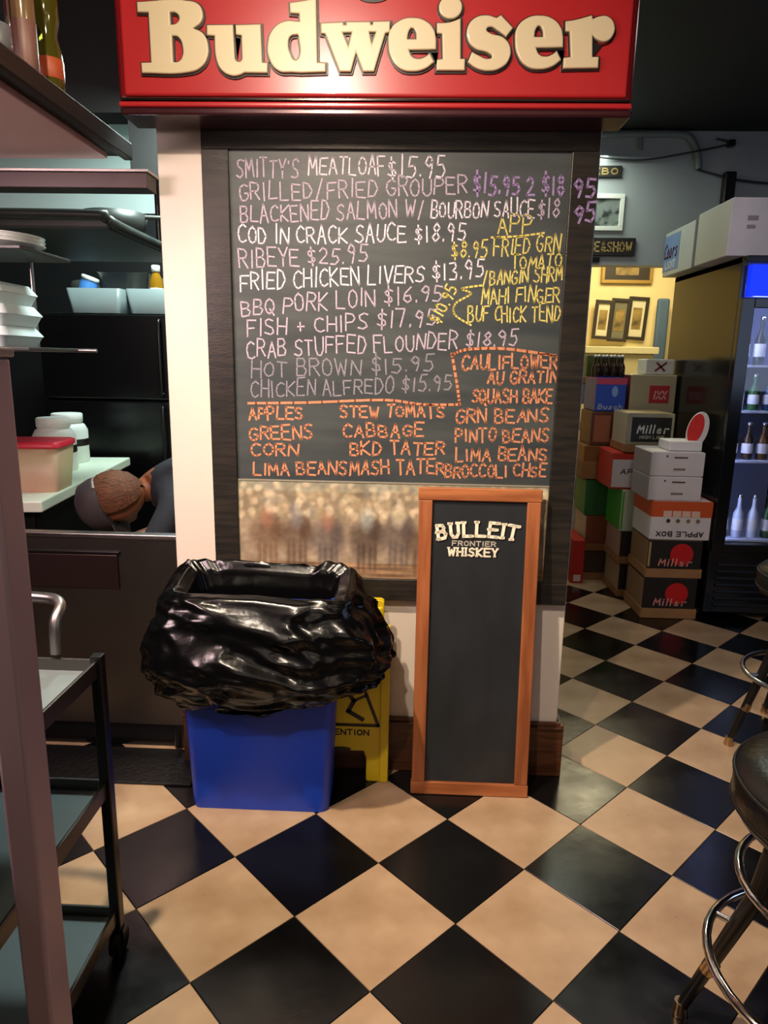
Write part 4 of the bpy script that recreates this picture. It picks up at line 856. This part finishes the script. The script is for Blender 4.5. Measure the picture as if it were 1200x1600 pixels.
carton('beige_carton', 'beige carton with red square logo in the rear column beside the blue carton', 1.435, 1.73, 4.66, 4.96, 1.16, 1.40, 'B5AD92', prints=[('rect', -.15, .72, .25, .72, 'B8303C'), ('text', 'IXX', .0, .6, .36, .05, .008, 'E0B8B8')], side='7A3A34')
carton('white_carton', 'small white box with dark red mark on top of the beige carton', 1.53, 1.71, 4.68, 4.86, 1.404, 1.50, 'D9DCDA', prints=[('text', 'X', -.45, .45, .25, .05, .012, '7A2A38')])
# support under the beige carton
carton('beer_case', 'tall narrow tan carton right of the rear column under the beige carton', 1.612, 1.73, 4.66, 4.96, 0, 1.155, 'A78F60')
# bottles in a six pack on the blue carton
for k in range(8):
    x = 1.225 + (k % 4) * .052; y = 4.74 + (k // 4) * .08
    t = thing('beer_bottle', '%s brown beer bottle in the %s row on the blue carton' % (('first', 'second', 'third', 'fourth')[k % 4], ('front', 'rear')[k // 4]), 'bottle', (x + .01, y, 1.379), group='brown bottles on top of the blue carton')
    MB().lathe(bp_(.022, .135, .5, .010), n=12).build('bottle_body', mat('brown_glass', '2A180C', .12), t); MB().lathe([(.0, .145), (.012, .143), (.013, .130), (.0, .130)][::-1], n=12).build('bottle_cap', mat('cap_silver', 'D4DCE0', .3, metal=.5), t)
carton('green_tray', 'flat green-edged tray behind the brown bottles', 1.20, 1.44, 4.90, 4.975, 1.379, 1.52, '4A5A28')
# far cartons and bottles beyond the opening
G2 = 'drinks stacked beyond the opening'
carton('white_carton', 'white carton standing on the grey mat beyond the opening', 1.20, 1.47, 5.16, 5.5, .008, .46, 'D3D6D0', prints=[('disk', .2, .5, .04, .08, '7A8078')], group=G2, side='A0A8A0')
carton('red_carton', 'red carton leaning on the floor at the foot of the rear column', 1.12, 1.20, 4.56, 4.9, 0, .30, 'BE2A22', prints=[('rect', -.6, .6, .05, .2, 'D8CFCF')], group=G2, side='B02018')
carton('navy_carton', 'navy carton on top of the white carton beyond the opening', 1.20, 1.47, 5.18, 5.5, .463, .60, '1C2450', group=G2)
for r_ in range(3):
    c0, hh_ = (('5A9A2A', .17), ('3F8A36', .17), ('6A9A50', .17))[r_]; z = .604 + r_ * .19
    q = carton('bottle_tray', 'shallow tray of green bottles, %s level beyond the opening' % ('lowest', 'middle', 'top')[r_], 1.20, 1.47, 5.18, 5.5, z, z + .012, '8A6E40', group=G2, tray=.03)
    for k in range(4):
        t = thing('green_bottle', '%s green bottle from the left in the %s tray beyond the opening' % (('first', 'second', 'third', 'fourth')[k], ('lowest', 'middle', 'top')[r_]), 'bottle', (1.235 + k * .066, 5.24, z + .016), group='green bottles beyond the opening')
        MB().lathe(bp_(.029, .158, .55, .012), n=12).build('bottle_body', mat('green_%d' % r_, c0, .15), t); MB().lathe([(.0295, .03), (.0302, .032), (.0302, .07), (.0295, .072)], n=12).build('label_band', mat('label_lime', ('C8C83A', 'A8D8E0', 'D8D890')[r_], .5), t)
carton('grey_carton', 'grey-blue carton on the green bottle trays beyond the opening', 1.20, 1.44, 5.2, 5.5, 1.176, 1.32, '7A8490', group=G2)
carton('brown_carton', 'brown and white carton topmost beyond the opening', 1.20, 1.40, 5.2, 5.5, 1.324, 1.48, '8A6A48', group=G2, prints=[('rect', -.9, .2, .3, .8, 'C0B8A8')])

# boxes on the cooler
t = carton('white_box', 'large white carton at the front left corner of the cooler top', 1.655, 2.10, 3.95, 4.38, 2.037, 2.325, 'C9C6D2', topc='D8D6DA', prints=[('text', 'PC', .25, .75, .35, .05, .008, '3A3640'), ('rect', -.6, -.35, .62, .7, '8A8090'), ('rect', -.6, -.4, .48, .54, '8A8090')], group='boxes on top of the drinks cooler', side='A8A69A')
bxb = carton('beer_carton', 'blue and grey light beer carton behind the white box on the cooler', 1.66, 1.98, 4.44, 4.93, 2.037, 2.31, 'A9ADA8', group='boxes on top of the drinks cooler')
q = MB().box(-.1625, -.1605, -.02, .245, .03, .25); q.build('blue_side_panel', mat('carton_lightblue', '6A82AA', .5), bxb)
q = MB(); write(q, 'Coors', -.235, .0, .11, .11, .085, .014, lambda u, v: (-.1635, -u, v), 0, .74, slant=.1); q.build('printed_word', mat('ink_darkred', '5A3A50', .5), bxb, fix=False)
q = MB(); write(q, 'LIGHT', -.20, -.02, .045, .045, .04, .008, lambda u, v: (-.1635, -u, v), 0, .7); q.build('printed_word', mat('ink_pale', 'D8DCE4', .5), bxb, fix=False)

# ------------------------------------------------------------------ signs, pictures, conduit on the back wall
def wallsign(label, x0, x1, z0, z1, text, tw):
    t = thing('wall_sign', label, 'sign', ((x0 + x1) / 2, 4.98, z0)); w = (x1 - x0) / 2; h = z1 - z0
    MB().box(-w, w, -.022, 0, 0, h).build('sign_board', mat('sign_dark', '1A1712', .5), t, bevel=.003)
    q = MB(); write(q, text, -w + .02, w - .02, h * .25, h * .25, h * .5, tw, fm(-.0235), 0, .68); q.build('gold_lettering', mat('gold_ink', 'B79A5E', .5), t, fix=False)
wallsign('dark wooden sign with gold capital letters over the opening', 1.015, 1.475, 2.175, 2.29, 'PLACE&SHOW', .0095)
wallsign('small dark sign high on the back wall', 1.0, 1.345, 2.665, 2.735, '    EBO', .007)
t = thing('framed_picture', 'white-framed small picture on the grey back wall', 'picture', (1.27, 4.98, 2.335)); 
for a in ((-.11, .11, 0, .028), (-.11, .11, .20, .228), (-.11, -.082, .028, .20), (.082, .11, .028, .20)): MB().box(a[0], a[1], -.02, 0, a[2], a[3]).build('frame_side', m_white, t, bevel=.002)
MB().box(-.082, .082, -.008, 0, .028, .20).build('print', mat('grey_print', '7C8784', .5, col2='2E352F', scale=14, thr=.42), t)
tag(MB().box(1.17, 1.245, 4.955, 4.98, 2.135, 2.165).build('wall_box', m_blkplastic, bevel=.004), 'small dark box below the gold-lettered sign', 'box')
m_pipe = mat('conduit_grey', '6E7A7C', .5)
def pz(x, y): return tuple(P(x, y, 4.95))
tag(MB().tube(crom([pz(925, 209), pz(1000, 209), pz(1065, 210), pz(1082, 220), pz(1090, 240), pz(1092, 264)], 6), .022, 12).build('conduit_pipe', m_pipe), 'thick grey conduit bending down the back wall', 'pipe')
tag(MB().tube([pz(1003, 203), pz(1002, 234)], .010).build('short_pipe', m_pipe), 'short thin pipe hanging from the ceiling on the back wall', 'pipe')
tag(MB().tube(crom([pz(930, 245), pz(1003, 250), tuple(Vector(pz(1080, 240)) - Vector((0, .04, 0))), pz(1142, 224), pz(1120, 217)], 6), .006, 8).build('cable', mat('cable_dark', '2E3436', .6)), 'thin cable sagging across the back wall to a hook', 'cable')
tag(MB().tube(crom([pz(1090, 265), pz(1130, 276), pz(1160, 282), pz(1200, 286), pz(1260, 286)], 6), .007, 8).build('cable', mat('cable_dark', '2E3436', .6)), 'lower thin cable running right from the conduit end', 'cable')
q = pz(1143, 224); t = thing('wall_hook', 'small black hook holding the cable on the back wall', 'hook', (q[0], 4.98, q[2])); MB().box(-.02, .02, -.05, 0, -.02, .02).build('hook_block', m_blkplastic, t, bevel=.004)
q = pz(1138, 290); t = thing('wall_speaker', 'small dark speaker on the back wall above the white box', 'speaker', (q[0], 4.98, q[2] - .11)); MB().box(-.035, .035, -.06, 0, 0, .19).build('speaker_body', m_blkplastic, t, bevel=.006); MB().box(-.028, .028, -.064, -.06, .01, .18).build('grille', m_blk_metal, t)
# back room
m_gold = mat('gilt_frame', 'A8863E', .4, metal=.4); m_dkfr = mat('dark_frame', '2A2014', .5)
def pic(label, x, z, w, h, tilt, fr, matc, y=6.99, lean=0):
    y = {1.80: 6.93, 1.965: 6.965, 2.14: 6.995}.get(x, y)
    t = thing('framed_picture', label, 'picture', (x, y, z), rx=lean, ry=tilt, group='framed pictures in the yellow room')
    for a in ((-w, w, 0, .03), (-w, w, h - .03, h), (-w, -w + .03, .03, h - .03), (w - .03, w, .03, h - .03)): MB().box(a[0], a[1], -.03, 0, a[2], a[3]).build('frame_side', fr, t, bevel=.003)
    MB().box(-w + .03, w - .03, -.012, 0, .03, h - .03).build('mount', matc, t); MB().box(-w * .45, w * .45, -.015, -.012, h * .25, h * .75).build('print', mat('tan_print', 'A88C4A', .5, col2='4A3C20', scale=9), t)
m_cm = mat('cream_mount', 'CFC6A4', .6)
pic('gilt-framed picture hanging high and tilted in the yellow room', 2.02, 2.22, .24, .30, .0, m_gold, m_dkfr)
pic('narrow picture in a dark frame, leftmost of three in the yellow room', 1.80, 1.70, .085, .36, .05, m_dkfr, m_cm)
pic('picture with grey mount, middle of three in the yellow room', 1.965, 1.68, .09, .40, .05, m_dkfr, mat('grey_mount', '6A6650', .6))
pic('picture with cream mount, rightmost of three in the yellow room', 2.14, 1.70, .095, .40, .05, m_dkfr, m_cm)
t = thing('blue_banner', 'narrow slate blue folded banner standing by the pictures', 'banner', (2.36, 6.9, 0)); MB().box(-.055, .055, -.03, .03, .0, 2.08).build('banner_cloth', mat('slate_blue', '4A6078', .7), t, bevel=.02, seg=3); MB().box(-.07, .07, -.05, .05, 0, .03).build('banner_foot', m_blk_metal, t)
t = thing('side_cabinet', 'cream topped cabinet under the pictures in the yellow room', 'cabinet', (1.75, 6.7, 0)); MB().box(-.5, .42, -.25, .25, .06, 1.56).build('cabinet_body', mat('cream_cab', 'DCCB98', .5), t, bevel=.008); MB().box(-.53, .45, -.28, .27, 1.56, 1.62).build('cabinet_top', mat('cream_top', 'E4D8A8', .5), t, bevel=.005)
MB().box(-.5, .42, -.24, .24, 0, .06).build('plinth', m_dkfr, t)
